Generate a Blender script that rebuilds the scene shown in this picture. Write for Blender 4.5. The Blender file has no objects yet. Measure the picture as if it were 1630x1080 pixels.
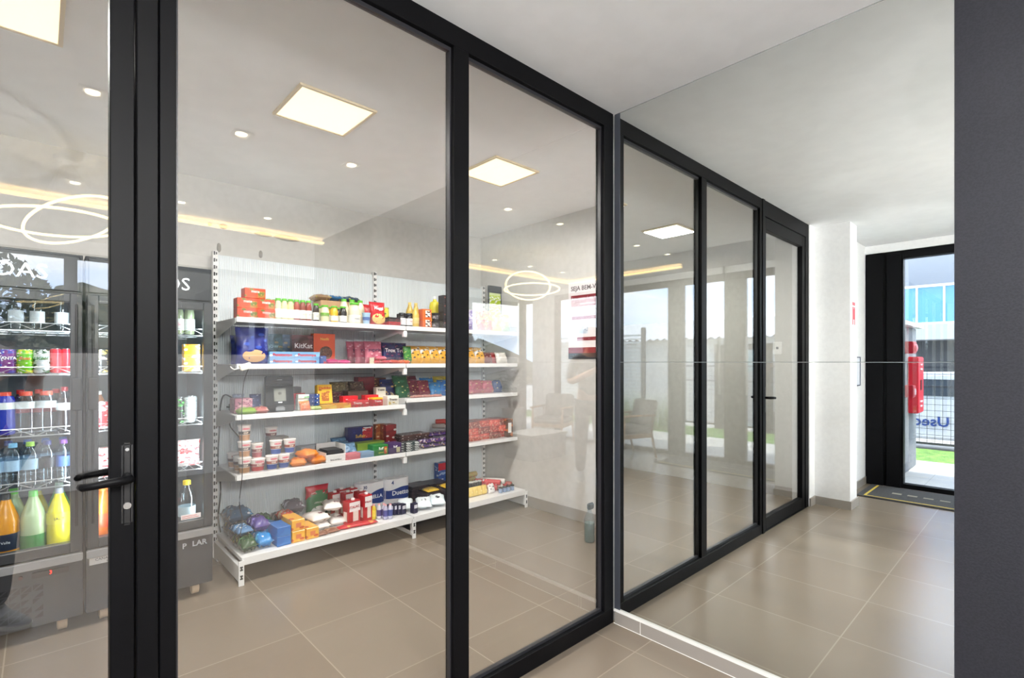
import bpy, bmesh, math, random
from mathutils import Vector, Matrix, Euler
random.seed(7)
SC = bpy.context.scene
COL = SC.collection
PI = math.pi
R = math.radians

# ------------------------------------------------------------------ camera
EYE = 1.4
F_PX = 803.0
YAW = 46.9                      # camera looks 46.9 deg from +X (storefront runs along +X)
camd = bpy.data.cameras.new('camera')
cam = bpy.data.objects.new('camera', camd)
COL.objects.link(cam)
cam.location = (0, 0, EYE)
cam.rotation_euler = (PI/2, 0, R(YAW) - PI/2)
camd.sensor_width = 36
camd.lens = 36 * F_PX / 1630
camd.shift_y = (577 - 540) / 1630
camd.clip_start = 0.02
camd.clip_end = 400
SC.camera = cam

# ------------------------------------------------------------------ view, world, sun
SC.view_settings.view_transform = 'Standard'
SC.view_settings.look = 'None'
SC.view_settings.gamma = 1
SC.view_settings.use_curve_mapping = False
SC.view_settings.exposure = 0.45
cy = SC.cycles
cy.max_bounces = 14
cy.diffuse_bounces = 10
cy.glossy_bounces = 8
cy.transmission_bounces = 8
cy.transparent_max_bounces = 40
cy.caustics_reflective = False
cy.caustics_refractive = False
cy.sample_clamp_indirect = 6

W = bpy.data.worlds.new('sky'); SC.world = W
W.use_nodes = True
wn = W.node_tree.nodes; wl = W.node_tree.links
wn.clear()
wo = wn.new('ShaderNodeOutputWorld'); wb = wn.new('ShaderNodeBackground')
tc = wn.new('ShaderNodeTexCoord'); mp = wn.new('ShaderNodeMapping'); nz = wn.new('ShaderNodeTexNoise')
cr = wn.new('ShaderNodeValToRGB')
mp.inputs['Scale'].default_value = (1, 1, 3)
nz.inputs['Scale'].default_value = 2.2; nz.inputs['Detail'].default_value = 8
cr.color_ramp.elements[0].position = .42; cr.color_ramp.elements[0].color = (.42, .60, .95, 1)
cr.color_ramp.elements[1].position = .62; cr.color_ramp.elements[1].color = (1, 1, 1, 1)
wl.new(tc.outputs['Generated'], mp.inputs['Vector']); wl.new(mp.outputs[0], nz.inputs['Vector'])
wl.new(nz.outputs['Fac'], cr.inputs['Fac']); wl.new(cr.outputs[0], wb.inputs['Color'])
wb.inputs['Strength'].default_value = 5.6
wl.new(wb.outputs[0], wo.inputs['Surface'])

sd = bpy.data.lights.new('sun', 'SUN'); sun = bpy.data.objects.new('sun', sd); COL.objects.link(sun)
sd.energy = 9.0; sd.angle = R(3); sd.color = (1, .96, .9)
sun.rotation_euler = Vector((-.15, .25, -.95)).to_track_quat('-Z', 'Y').to_euler()

H = 2.735          # ceiling height
YS = 1.634         # plane of the shop front
XM = 2.26          # plane of the mirror
def area(name, loc, rot, sx, sy, power, color=(1, 1, 1)):
    l = bpy.data.lights.new(name, 'AREA'); l.shape = 'RECTANGLE'; l.size = sx; l.size_y = sy
    l.energy = power; l.color = color
    o = bpy.data.objects.new(name, l); COL.objects.link(o); o.location = loc; o.rotation_euler = rot
    return o

# ------------------------------------------------------------------ pixel -> x on a plane y=const (true depth)
def X(px, y=3.7):
    return y / math.tan(R(YAW) - math.atan((px - 815) / F_PX))

# ------------------------------------------------------------------ materials
MATS = {}
def _prin(m):
    return m.node_tree.nodes['Principled BSDF']
def srgb(c):
    return tuple((v/12.92 if v <= .04045 else ((v+.055)/1.055)**2.4) for v in [k/255 for k in c])
def M(c, rough=.5, metal=0.0, emit=0.0, trans=0.0, spec=.5, name=None, alpha=1.0):
    key = ('M', c, rough, metal, emit, trans, spec, alpha)
    if key in MATS: return MATS[key]
    m = bpy.data.materials.new(name or 'paint'); m.use_nodes = True
    b = _prin(m); col = srgb(c) + (1,)
    b.inputs['Base Color'].default_value = col
    b.inputs['Roughness'].default_value = rough
    b.inputs['Metallic'].default_value = metal
    b.inputs['Specular IOR Level'].default_value = spec
    if emit:
        b.inputs['Emission Color'].default_value = col
        b.inputs['Emission Strength'].default_value = emit
    if alpha < 1: b.inputs['Alpha'].default_value = alpha
    MATS[key] = m
    return m
def noise_mat(name, cA, cB, scale, rough=.5, bump=0.0, lo=.4, hi=.6, metal=0.0, detail=4, spec=.5):
    key = ('N', name)
    if key in MATS: return MATS[key]
    m = bpy.data.materials.new(name); m.use_nodes = True
    N = m.node_tree.nodes; L = m.node_tree.links; b = _prin(m)
    t = N.new('ShaderNodeTexCoord'); n = N.new('ShaderNodeTexNoise'); r = N.new('ShaderNodeValToRGB')
    n.inputs['Scale'].default_value = scale; n.inputs['Detail'].default_value = detail
    r.color_ramp.elements[0].position = lo; r.color_ramp.elements[0].color = srgb(cA) + (1,)
    r.color_ramp.elements[1].position = hi; r.color_ramp.elements[1].color = srgb(cB) + (1,)
    L.new(t.outputs['Object'], n.inputs['Vector']); L.new(n.outputs['Fac'], r.inputs['Fac'])
    L.new(r.outputs[0], b.inputs['Base Color'])
    b.inputs['Roughness'].default_value = rough; b.inputs['Metallic'].default_value = metal
    b.inputs['Specular IOR Level'].default_value = spec
    if bump:
        bp = N.new('ShaderNodeBump'); bp.inputs['Strength'].default_value = bump; bp.inputs['Distance'].default_value = .01
        L.new(n.outputs['Fac'], bp.inputs['Height']); L.new(bp.outputs[0], b.inputs['Normal'])
    MATS[key] = m
    return m
def printed(c1, c2, c3, scale=22, rough=.32):
    """printed packaging: base colour with patches of two inks"""
    key = ('P', c1, c2, c3, scale, rough)
    if key in MATS: return MATS[key]
    m = bpy.data.materials.new('printed_wrap'); m.use_nodes = True
    N = m.node_tree.nodes; L = m.node_tree.links; b = _prin(m)
    t = N.new('ShaderNodeTexCoord'); mpn = N.new('ShaderNodeMapping'); mpn.inputs['Scale'].default_value = (1, 1, 1.8)
    L.new(t.outputs['Object'], mpn.inputs['Vector'])
    n = N.new('ShaderNodeTexNoise'); n.inputs['Scale'].default_value = scale; n.inputs['Detail'].default_value = 2
    n2 = N.new('ShaderNodeTexVoronoi'); n2.inputs['Scale'].default_value = scale*1.6
    L.new(mpn.outputs[0], n.inputs['Vector']); L.new(mpn.outputs[0], n2.inputs['Vector'])
    r = N.new('ShaderNodeValToRGB'); r.color_ramp.interpolation = 'CONSTANT'
    r.color_ramp.elements[0].color = srgb(c1) + (1,)
    r.color_ramp.elements[1].position = .56; r.color_ramp.elements[1].color = srgb(c2) + (1,)
    L.new(n.outputs['Fac'], r.inputs['Fac'])
    lt = N.new('ShaderNodeMath'); lt.operation = 'LESS_THAN'; lt.inputs[1].default_value = .22
    L.new(n2.outputs['Distance'], lt.inputs[0])
    mx = N.new('ShaderNodeMix'); mx.data_type = 'RGBA'
    L.new(lt.outputs[0], mx.inputs['Factor']); L.new(r.outputs[0], mx.inputs[6]); mx.inputs[7].default_value = srgb(c3) + (1,)
    L.new(mx.outputs[2], b.inputs['Base Color'])
    b.inputs['Roughness'].default_value = rough
    bp = N.new('ShaderNodeBump'); bp.inputs['Strength'].default_value = .25; bp.inputs['Distance'].default_value = .004
    L.new(n.outputs['Fac'], bp.inputs['Height']); L.new(bp.outputs[0], b.inputs['Normal'])
    MATS[key] = m
    return m
def pane_mat(name, tint=(1, 1, 1), f0=.045, rough=0.0, gain=1.0):
    """clear sheet: Schlick mix of a see-through and a mirror-like layer, same on both faces"""
    key = ('G', name)
    if key in MATS: return MATS[key]
    m = bpy.data.materials.new(name); m.use_nodes = True
    N = m.node_tree.nodes; L = m.node_tree.links
    N.remove(_prin(m)); out = N['Material Output']
    g = N.new('ShaderNodeNewGeometry'); d = N.new('ShaderNodeVectorMath'); d.operation = 'DOT_PRODUCT'
    L.new(g.outputs['Incoming'], d.inputs[0]); L.new(g.outputs['Normal'], d.inputs[1])
    def mth(op, a, bb=None):
        q = N.new('ShaderNodeMath'); q.operation = op
        for i, v in enumerate((a, bb)):
            if v is None: continue
            if isinstance(v, (int, float)): q.inputs[i].default_value = v
            else: L.new(v, q.inputs[i])
        return q.outputs[0]
    c = mth('ABSOLUTE', d.outputs['Value'])
    k = mth('POWER', mth('SUBTRACT', 1.0, c), 5.0)
    f = mth('MULTIPLY', mth('ADD', f0, mth('MULTIPLY', k, 1 - f0)), gain)
    tr = N.new('ShaderNodeBsdfTransparent'); tr.inputs[0].default_value = tint + (1,)
    gl = N.new('ShaderNodeBsdfGlossy'); gl.inputs['Roughness'].default_value = rough
    mx = N.new('ShaderNodeMixShader')
    L.new(f, mx.inputs[0]); L.new(tr.outputs[0], mx.inputs[1]); L.new(gl.outputs[0], mx.inputs[2])
    L.new(mx.outputs[0], out.inputs[0])
    MATS[key] = m
    return m
def tile_mat(name, c1, c2, grout, sx, sy, ox, oy, rough=.35, gw=.0035, bumpless=True):
    m = bpy.data.materials.new(name); m.use_nodes = True
    N = m.node_tree.nodes; L = m.node_tree.links; b = _prin(m)
    g = N.new('ShaderNodeNewGeometry'); sp = N.new('ShaderNodeSeparateXYZ'); L.new(g.outputs['Position'], sp.inputs[0])
    def mth(op, a, bb=None, cc=None):
        q = N.new('ShaderNodeMath'); q.operation = op
        for i, v in enumerate((a, bb, cc)):
            if v is None: continue
            if isinstance(v, (int, float)): q.inputs[i].default_value = v
            else: L.new(v, q.inputs[i])
        return q.outputs[0]
    def line(s, size, off):
        u = mth('MULTIPLY', mth('ADD', s, -off), 1/size)
        fr = mth('FRACT', u)
        dd = mth('ABSOLUTE', mth('SUBTRACT', fr, .5))
        return mth('GREATER_THAN', dd, .5 - gw/size/2*2), mth('FLOOR', u)
    lx, ix = line(sp.outputs[0], sx, ox); ly, iy = line(sp.outputs[1], sy, oy)
    ln = mth('MAXIMUM', lx, ly)
    n = N.new('ShaderNodeTexNoise'); n.inputs['Scale'].default_value = 1.2; n.inputs['Detail'].default_value = 5
    L.new(g.outputs['Position'], n.inputs['Vector'])
    cmb = N.new('ShaderNodeCombineXYZ'); L.new(ix, cmb.inputs[0]); L.new(iy, cmb.inputs[1])
    wnz = N.new('ShaderNodeTexWhiteNoise'); wnz.noise_dimensions = '2D'; L.new(cmb.outputs[0], wnz.inputs['Vector'])
    fac = mth('ADD', mth('MULTIPLY', n.outputs['Fac'], .7), mth('MULTIPLY', wnz.outputs['Value'], .3))
    r = N.new('ShaderNodeValToRGB'); r.color_ramp.elements[0].position = .3; r.color_ramp.elements[0].color = srgb(c1)+(1,)
    r.color_ramp.elements[1].position = .7; r.color_ramp.elements[1].color = srgb(c2)+(1,)
    L.new(fac, r.inputs['Fac'])
    mx = N.new('ShaderNodeMix'); mx.data_type = 'RGBA'
    L.new(ln, mx.inputs['Factor']); L.new(r.outputs[0], mx.inputs[6]); mx.inputs[7].default_value = srgb(grout)+(1,)
    L.new(mx.outputs[2], b.inputs['Base Color'])
    b.inputs['Roughness'].default_value = rough
    return m

BLACK = M((6, 6, 8), .5, spec=.10, name='black_aluminium')
GREYTRIM = M((95, 98, 108), .3, .6, name='grey_trim')
WHITE = noise_mat('white_plaster', (234, 234, 235), (238, 238, 239), 30, .85, .02)
CEIL = noise_mat('ceiling_paint', (240, 241, 243), (243, 244, 246), 8, .9)
SHOPWALL = noise_mat('warm_white_paint', (198, 196, 192), (203, 201, 197), 20, .85, .02)
DARKWALL = noise_mat('dark_grey_laminate', (34, 34, 39), (38, 38, 43), 160, .6, .12, detail=2, spec=.15)
FLOOR = tile_mat('porcelain_tile', (121, 109, 96), (129, 118, 105), (146, 134, 120), .555, .64, 1.542, .733, .26, .003)
BASEB = M((150, 143, 136), .4, name='tile_baseboard')
SHELF = M((226, 226, 226), .35, name='white_enamel')
BACKP = None
GLASS = pane_mat('clear_glass', (.985, .99, .985), .10)
CLEAR = pane_mat('clear_acrylic', (.95, .95, .95), .07, .05)

# ------------------------------------------------------------------ mesh helpers
def new_mesh(bm, name='mesh', smooth=False):
    bmesh.ops.recalc_face_normals(bm, faces=bm.faces)
    me = bpy.data.meshes.new(name); bm.to_mesh(me); bm.free()
    if smooth:
        for p in me.polygons: p.use_smooth = True
    return me
def link(name, me, mat=None, parent=None, loc=(0, 0, 0), rot=(0, 0, 0)):
    o = bpy.data.objects.new(name, me); COL.objects.link(o)
    if mat is not None and len(me.materials) == 0: me.materials.append(mat)
    o.location = loc; o.rotation_euler = rot
    if parent is not None: o.parent = parent
    return o
def bx(bm, x0, x1, y0, y1, z0, z1):
    v = [bm.verts.new(p) for p in ((x0,y0,z0),(x1,y0,z0),(x1,y1,z0),(x0,y1,z0),(x0,y0,z1),(x1,y0,z1),(x1,y1,z1),(x0,y1,z1))]
    fs = [bm.faces.new([v[i] for i in f]) for f in ((3,2,1,0),(4,5,6,7),(0,1,5,4),(1,2,6,5),(2,3,7,6),(3,0,4,7))]
    return v, fs
def box_mesh(x0, x1, y0, y1, z0, z1, bev=0.0, seg=2, smooth=False):
    bm = bmesh.new(); bx(bm, x0, x1, y0, y1, z0, z1)
    if bev: bmesh.ops.bevel(bm, geom=list(bm.edges), offset=bev, segments=seg, affect='EDGES')
    return new_mesh(bm, 'box', smooth)
def boxes_mesh(lst, bev=0.0):
    bm = bmesh.new()
    for b in lst: bx(bm, *b)
    if bev: bmesh.ops.bevel(bm, geom=list(bm.edges), offset=bev, segments=1, affect='EDGES')
    return new_mesh(bm, 'boxes')
def lathe(bm, prof, n=20, cx=0, cy=0, sx=1, sy=1, cap=True):
    rings = []
    for r, z in prof:
        rings.append([bm.verts.new((cx + sx*r*math.cos(2*PI*i/n), cy + sy*r*math.sin(2*PI*i/n), z)) for i in range(n)])
    for a, b in zip(rings, rings[1:]):
        for i in range(n): bm.faces.new((a[i], a[(i+1) % n], b[(i+1) % n], b[i]))
    if cap:
        bm.faces.new(rings[0][::-1]); bm.faces.new(rings[-1])
def lathe_mesh(prof, n=20, sx=1, sy=1, smooth=True, cap=True):
    bm = bmesh.new(); lathe(bm, prof, n, 0, 0, sx, sy, cap)
    me = new_mesh(bm, 'lathe', smooth)
    if smooth:
        try: me.set_sharp_from_angle(angle=R(50))
        except Exception: pass
    return me
def tube(bm, pts, r, n=8, closed=False):
    pts = [Vector(p) for p in pts]; rings = []
    m = len(pts)
    up = Vector((0, 0, 1))
    for i, p in enumerate(pts):
        if closed: t = pts[(i+1) % m] - pts[i-1]
        else: t = pts[min(i+1, m-1)] - pts[max(i-1, 0)]
        t.normalize()
        a = t.cross(up)
        if a.length < 1e-3: a = t.cross(Vector((1, 0, 0)))
        a.normalize(); b = t.cross(a)
        rr = r[i] if isinstance(r, (list, tuple)) else r
        rings.append([bm.verts.new(p + rr*(a*math.cos(2*PI*k/n) + b*math.sin(2*PI*k/n))) for k in range(n)])
    prs = list(zip(rings, rings[1:])) + ([(rings[-1], rings[0])] if closed else [])
    for a, b in prs:
        for k in range(n): bm.faces.new((a[k], a[(k+1) % n], b[(k+1) % n], b[k]))
    if not closed:
        bm.faces.new(rings[0][::-1]); bm.faces.new(rings[-1])
def tube_mesh(pts, r, n=8, closed=False):
    bm = bmesh.new(); tube(bm, pts, r, n, closed); return new_mesh(bm, 'tube', True)
TXT = {}
def text_mesh(s, size, ext=.0005, off=.0, align='CENTER'):
    key = (s, size, ext, off, align)
    if key in TXT: return TXT[key]
    c = bpy.data.curves.new('txt', 'FONT'); c.body = s; c.size = size; c.extrude = ext; c.offset = off
    c.align_x = align; c.align_y = 'CENTER'; c.resolution_u = 2
    o = bpy.data.objects.new('txt', c); COL.objects.link(o)
    dg = bpy.context.evaluated_depsgraph_get()
    me = bpy.data.meshes.new_from_object(o.evaluated_get(dg))
    bpy.data.objects.remove(o); bpy.data.curves.remove(c)
    TXT[key] = me
    return me
def lettering(s, size, mat, parent, loc, rz=0, tilt=0, off=.0, name='lettering', ext=.0005):
    """text standing upright, facing -Y before rotation by rz"""
    me = text_mesh(s, size, ext, off).copy()
    me.materials.clear(); me.materials.append(mat)
    return link(name, me, None, parent, loc, (PI/2 - tilt, 0, rz))

def tag(o, label=None, cat=None, group=None, kind=None):
    if label: o['label'] = label
    if cat: o['category'] = cat
    if group: o['group'] = group
    if kind: o['kind'] = kind
    return o
def thing(name, label, cat, loc=(0, 0, 0), rz=0, group=None, rot=None):
    o = bpy.data.objects.new(name, None); COL.objects.link(o); o.empty_display_size = .05
    o.location = loc; o.rotation_euler = rot or (0, 0, rz)
    return tag(o, label, cat, group)
def struct(name, me, mat, loc=(0, 0, 0)):
    return tag(link(name, me, mat, None, loc), kind='structure')
def copy_thing(o, loc=None, rot=None, label=None, parent=None):
    c = o.copy(); COL.objects.link(c); c.parent = parent
    if parent is None:
        if loc is not None: c.location = loc
        if rot is not None: c.rotation_euler = rot
        if label: c['label'] = label
    for ch in o.children: copy_thing(ch, parent=c)
    return c
ORD = 'first second third fourth fifth sixth seventh eighth ninth tenth eleventh twelfth thirteenth'.split()
def ordw(i, n, end='fridge end'):
    if n == 1: return ''
    return ('last' if i == n-1 else ORD[i]) + ' from the ' + end
# ================================================================== SETTING
# floor slabs
struct('floor', box_mesh(-2.6, 4.6, -4.1, 4.4, -.12, 0), FLOOR)
# ceiling
struct('ceiling', box_mesh(-2.6, 4.6, -4.1, 4.4, H, H+.12), CEIL)
# shop walls
struct('wall_shop_back', box_mesh(-1.30, 3.60, 4.20, 4.35, 0, H), SHOPWALL)
struct('wall_shop_side', box_mesh(3.47, 3.60, 1.70, 4.20, 0, H), SHOPWALL)
struct('wall_shop_far', box_mesh(-1.30, -1.156, YS, 4.20, 0, H), SHOPWALL)
struct('baseboard_shop_side', box_mesh(3.458, 3.47, 1.70, 4.20, 0, .10, .003), BASEB)
struct('baseboard_shop_far', box_mesh(-1.156, -1.144, 1.70, 2.13, 0, .10, .003), BASEB)
struct('baseboard_shop_back', box_mesh(-1.144, 3.458, 4.188, 4.20, 0, .10, .003), BASEB)
# wall that carries the mirror (closes the shop too)
struct('wall_mirror', box_mesh(XM+.012, XM+.13, .222, 1.70, 0, H), WHITE)
struct('wall_mirror_return', box_mesh(XM+.13, 3.60, 1.58, 1.70, 0, H), WHITE)
# dark laminate wall beside the mirror
struct('wall_dark', box_mesh(XM-.014, XM+.13, -2.36, .222, 0, H), DARKWALL)
struct('wall_lobby_side', box_mesh(4.2, 4.35, -4.0, 1.70, 0, H), WHITE)
# mirror-side baseboard: grey tiles with a white grout bead
def skirting(name, segs, x0, x1, y_axis=True):
    pass
o = struct('baseboard_mirror', boxes_mesh([(XM-.012, XM+.012, y0+.0015, y1-.0015, 0, .066) for y0, y1 in ((.222, .70), (.70, 1.44), (1.44, 1.60))], .001), BASEB)
struct('trim_1', boxes_mesh([(XM-.014, XM+.012, .222, 1.604, .066, .074), (XM-.0125, XM+.01, .6985, .7015, 0, .066),
                             (XM-.0125, XM+.01, 1.4385, 1.4415, 0, .066), (XM-.0135, XM+.01, .222, 1.604, 0, .003)]), M((236, 234, 230), .6))
# exit side: corner wall, pilaster, back wall and lintel
struct('wall_corner', box_mesh(-1.08, -.925, 1.60, YS+.12, 0, H), WHITE)
struct('wall_pilaster', box_mesh(-1.32, -1.08, 1.30, 1.76, 0, H), WHITE)
struct('wall_exit_side', box_mesh(-2.60, -1.32, 1.47, 1.76, 0, H), WHITE)
struct('baseboard_pilaster', boxes_mesh([(-1.08, -.925, 1.588, 1.60, 0, .08), (-1.08, -1.068, 1.30, 1.60, 0, .08), (-1.332, -1.068, 1.288, 1.30, 0, .08),
                                         (-1.332, -1.32, 1.30, 1.47, 0, .08), (-2.46, -1.32, 1.458, 1.47, 0, .08)]), BASEB)
struct('wall_exit_lintel', box_mesh(-2.60, -2.46, -4.0, 1.47, 2.645, H), WHITE)
struct('wall_exit_pier', box_mesh(-2.60, -2.46, -3.60, -3.04, 0, 2.645), WHITE)
struct('wall_front_low', box_mesh(-2.60, 4.2, -4.10, -4.0, 0, 1.50), WHITE)
struct('wall_front_lintel', box_mesh(-2.60, 4.2, -4.10, -4.0, 2.60, H), WHITE)
# recessed elevator panel / door reveal on the exit-side wall
o = thing('notice_frame', 'small dark framed notice on the white wall beside the glass exit door', 'notice', (-2.02, 1.458, 1.30))
link('frame', boxes_mesh([(-.12, .12, -.012, .0, -.16, -.15), (-.12, .12, -.012, 0, .15, .16), (-.12, -.11, -.012, 0, -.15, .15), (.11, .12, -.012, 0, -.15, .15)]), M((60, 70, 95), .4), o)
link('sheet', box_mesh(-.11, .11, -.006, 0, -.15, .15), M((214, 218, 226), .6), o)
o = thing('light_switch', 'white switch plate low on the wall next to the exit door', 'switch', (-1.95, 1.462, .52))
link('plate', box_mesh(-.035, .035, -.008, .008, -.06, .06, .003), M((235, 235, 233), .4), o)
link('rocker', box_mesh(-.012, .012, -.012, -.006, -.02, .02, .001), M((245, 245, 245), .3), o)
o = thing('extinguisher_sign', 'small red and white extinguisher sign on the white pilaster side', 'sign', (-1.20, 1.288, 1.98))
o.location = (-1.19, 1.299, 1.86)
link('board', box_mesh(-.05, .05, -.004, 0, -.12, .12), M((224, 222, 222), .5), o)
link('symbol', boxes_mesh([(-.045, .045, -.0055, -.004, .085, .115), (-.014, .014, -.0055, -.004, -.05, .05), (-.006, .006, -.0055, -.004, .05, .07), (-.045, -.02, -.0055, -.004, -.1, .07), (.02, .045, -.0055, -.004, -.1, .07)]), M((205, 40, 50), .5), o)

# ================================================================== SHOP FRONT
fy0, fy1 = 1.607, 1.667
def member(x0, x1, z0, z1, y0=fy0, y1=fy1): return (x0, x1, y0, y1, z0, z1)
front = thing('glass_partition', 'black framed floor to ceiling glass partition in front of the minimarket', 'partition', (0, YS, 0))
front.location = (0, 0, 0)
link('frame', boxes_mesh([member(.266, 2.25, H-.085, H-.001), member(.266, 2.25, 0.001, .08), member(.230, .268, 0.001, H-.001),
                          member(1.192, 1.267, .08, H-.085), member(2.172, 2.25, .08, H-.085),
                          member(.181, .227, 0.001, H-.001, 1.600, 1.662), member(.226, .231, 0.001, H-.001, 1.625, 1.655)], .002), BLACK, front)
# inner beads
link('glazing_bead', boxes_mesh([(.268, .275, 1.628, 1.648, .08, H-.085), (1.185, 1.192, 1.628, 1.648, .08, H-.085), (1.267, 1.274, 1.628, 1.648, .08, H-.085), (2.165, 2.172, 1.628, 1.648, .08, H-.085),
      (.275, 1.185, 1.628, 1.648, .08, .095), (1.274, 2.165, 1.628, 1.648, .08, .095), (.275, 1.185, 1.628, 1.648, H-.1, H-.085), (1.274, 2.165, 1.628, 1.648, H-.1, H-.085)]), M((38, 38, 42), .35), front)
tag(link('pane', box_mesh(.270, 1.190, 1.634, 1.642, .09, H-.09), GLASS, front))
tag(link('pane', box_mesh(1.269, 2.170, 1.634, 1.642, .09, H-.09), GLASS, front))
# door
door = thing('glass_door', 'black framed glass entrance door of the minimarket with lever handles', 'door', (0, 0, 0))
dx0, dx1 = -.838, .178
link('door_frame', boxes_mesh([member(dx1-.050, dx1, .012, 2.60, 1.613, 1.660), member(dx0, dx0+.075, .012, 2.60, 1.613, 1.660),
                          member(dx0+.075, dx1-.050, 2.50, 2.60, 1.613, 1.660), member(dx0+.075, dx1-.050, .012, .11, 1.613, 1.660)], .002), BLACK, door)
link('pane', box_mesh(dx0+.07, dx1-.048, 1.634, 1.642, .105, 2.505), GLASS, door)
struct('trim_door_frame', boxes_mesh([member(-.924, -.842, 0.001, H-.001), member(-.842, .180, 2.604, H-.001), member(-.842, .180, 0.001, .010)], .001), BLACK)
def lever(side):
    y = 1.613 if side < 0 else 1.660
    hx = dx1 - .016
    bm = bmesh.new()
    o = link('door_handle', tube_mesh([(hx, y, 1.108), (hx, y+side*.045, 1.108), (hx-.012, y+side*.056, 1.108), (hx-.03, y+side*.058, 1.108), (hx-.07, y+side*.058, 1.105), (hx-.088, y+side*.052, 1.103), (hx-.092, y+side*.038, 1.103)], [.011, .011, .011, .0105, .0095, .0095, .008], 12), BLACK, door)
    pl = link('handle_plate', box_mesh(hx-.012, hx+.012, min(y, y+side*.007), max(y, y+side*.007), .985, 1.195, .006, 3), M((17, 17, 19), .35), door)
    bm = bmesh.new(); lathe(bm, [(.0085, 0), (.0085, .004)], 16); me = new_mesh(bm, 'cyl')
    link('lock_cylinder', me, M((190, 190, 190), .25, 1), pl, (hx, y+side*.006, 1.035), (PI/2 if side < 0 else -PI/2, 0, 0))
    link('screw', me.copy(), M((60, 60, 64), .3, 1), pl, (hx, y+side*.0055, 1.178), (PI/2 if side < 0 else -PI/2, 0, 0)).scale = (.5, .5, 1)
lever(-1); lever(1)

# ================================================================== MIRROR
mir = bpy.data.materials.new('silvered_glass'); mir.use_nodes = True
b_ = mir.node_tree.nodes['Principled BSDF']; b_.inputs['Base Color'].default_value = (.82, .85, .825, 1)
b_.inputs['Metallic'].default_value = 1; b_.inputs['Roughness'].default_value = 0.0
mo = thing('wall_mirror_panel', 'floor to ceiling wall mirror in two sheets beside the glass partition', 'mirror', (XM, .9, 0))
mo.name = 'large_mirror'
link('mirror_sheet', box_mesh(0, .011, .224-.9, 1.571-.9, .075, EYE-.0012), mir, mo)
link('mirror_sheet', box_mesh(0, .011, .224-.9, 1.571-.9, EYE+.0012, H-.007), mir, mo)
link('seam', box_mesh(.004, .0118, .224-.9, 1.571-.9, EYE-.0012, EYE+.0012), M((180, 186, 182), .5), mo)
link('edge_profile', box_mesh(-.002, .011, 1.571-.9, 1.606-.9, .075, H-.002, .001), GREYTRIM, mo)
link('edge_profile', box_mesh(.0, .011, .224-.9, 1.571-.9, H-.007, H-.002), M((120, 122, 122), .5), mo)

# ================================================================== EXIT WALL GLAZING (x = -2.53)
ex = thing('entrance_glazing', 'tall black framed glazed entrance wall with double doors facing the street', 'glazing', (0, 0, 0))
fr = [(-2.57, -2.47, 1.12, 1.468, 0.001, 2.643), (-2.57, -2.47, -3.04, 1.12, 2.55, 2.643), (-2.57, -2.47, -3.04, 1.12, .001, .05),
      (-2.57, -2.47, .145, .43, .05, 2.55), (-2.57, -2.47, -.72, -.48, .05, 2.55), (-2.56, -2.48, -.20, -.16, .05, 2.55),
      (-2.57, -2.47, -3.04, -2.96, .05, 2.55), (-2.57, -2.47, -1.86, -1.80, .05, 2.55), (-2.57, -2.47, -4.0, -3.60, 2.55, 2.643), (-2.57, -2.47, -4.0, -3.60, .001, .05), (-2.57, -2.47, -3.995, -3.88, .05, 2.55)]
link('frame', boxes_mesh(fr, .003), BLACK, ex)
link('frame_step', boxes_mesh([(-2.455, -2.44, 1.30, 1.455, 0.001, 2.64), (-2.465, -2.45, 1.14, 1.27, 0.001, 2.60)], .002), BLACK, ex)
for y0, y1 in ((.43, 1.12), (-.16, .145), (-.48, -.20), (-1.80, -.72), (-2.96, -1.86), (-3.88, -3.60)):
    link('pane', box_mesh(-2.524, -2.516, y0, y1, .05, 2.55), GLASS, ex)
for y in (.10, .475):
    o = link('pull_handle', tube_mesh([(-2.455+.03, y, .95), (-2.455+.03, y, 1.75)], .014, 10), M((196, 196, 194), .3, .8), ex)
    for z in (1.05, 1.64): link('standoff', box_mesh(-2.50, -2.42, y-.008, y+.008, z, z+.016), M((170, 170, 170), .3, .8), o)
o = thing('exit_sign', 'small exit sign reading SAIDA above the glazed street doors', 'sign', (-2.45, .16, 2.685))
link('sign_board', box_mesh(-.006, 0.004, -.16, .16, -.042, .042, .002), M((70, 72, 70), .5), o)
lettering('SAÍDA', .075, M((225, 232, 225), .4), o, (.0055, 0, 0), rz=PI/2, off=.001)
o.children[-1].rotation_euler = (PI/2, 0, PI/2)
# front wall windows
fw = thing('ribbon_window', 'dark framed high ribbon window looking onto trees across the lobby', 'window', (0, 0, 0))
xs = [-2.47, -1.25, .19, 2.12, 4.2]
fr = [(-2.47, 4.2, -4.09, -4.01, 2.53, 2.60), (-2.47, 4.2, -4.09, -4.01, 1.50, 1.56)]
for x in (-1.3, .19, 2.12, 3.6): fr.append((x, x+.11, -4.09, -4.01, 1.56, 2.53))
link('frame', boxes_mesh(fr, .003), M((34, 36, 42), .4), fw)
for a, b in ((-2.47, -1.3), (-1.19, .19), (.30, 2.12), (2.23, 3.6)):
    link('pane', box_mesh(a, b, -4.054, -4.046, 1.56, 2.53), GLASS, fw)

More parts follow.
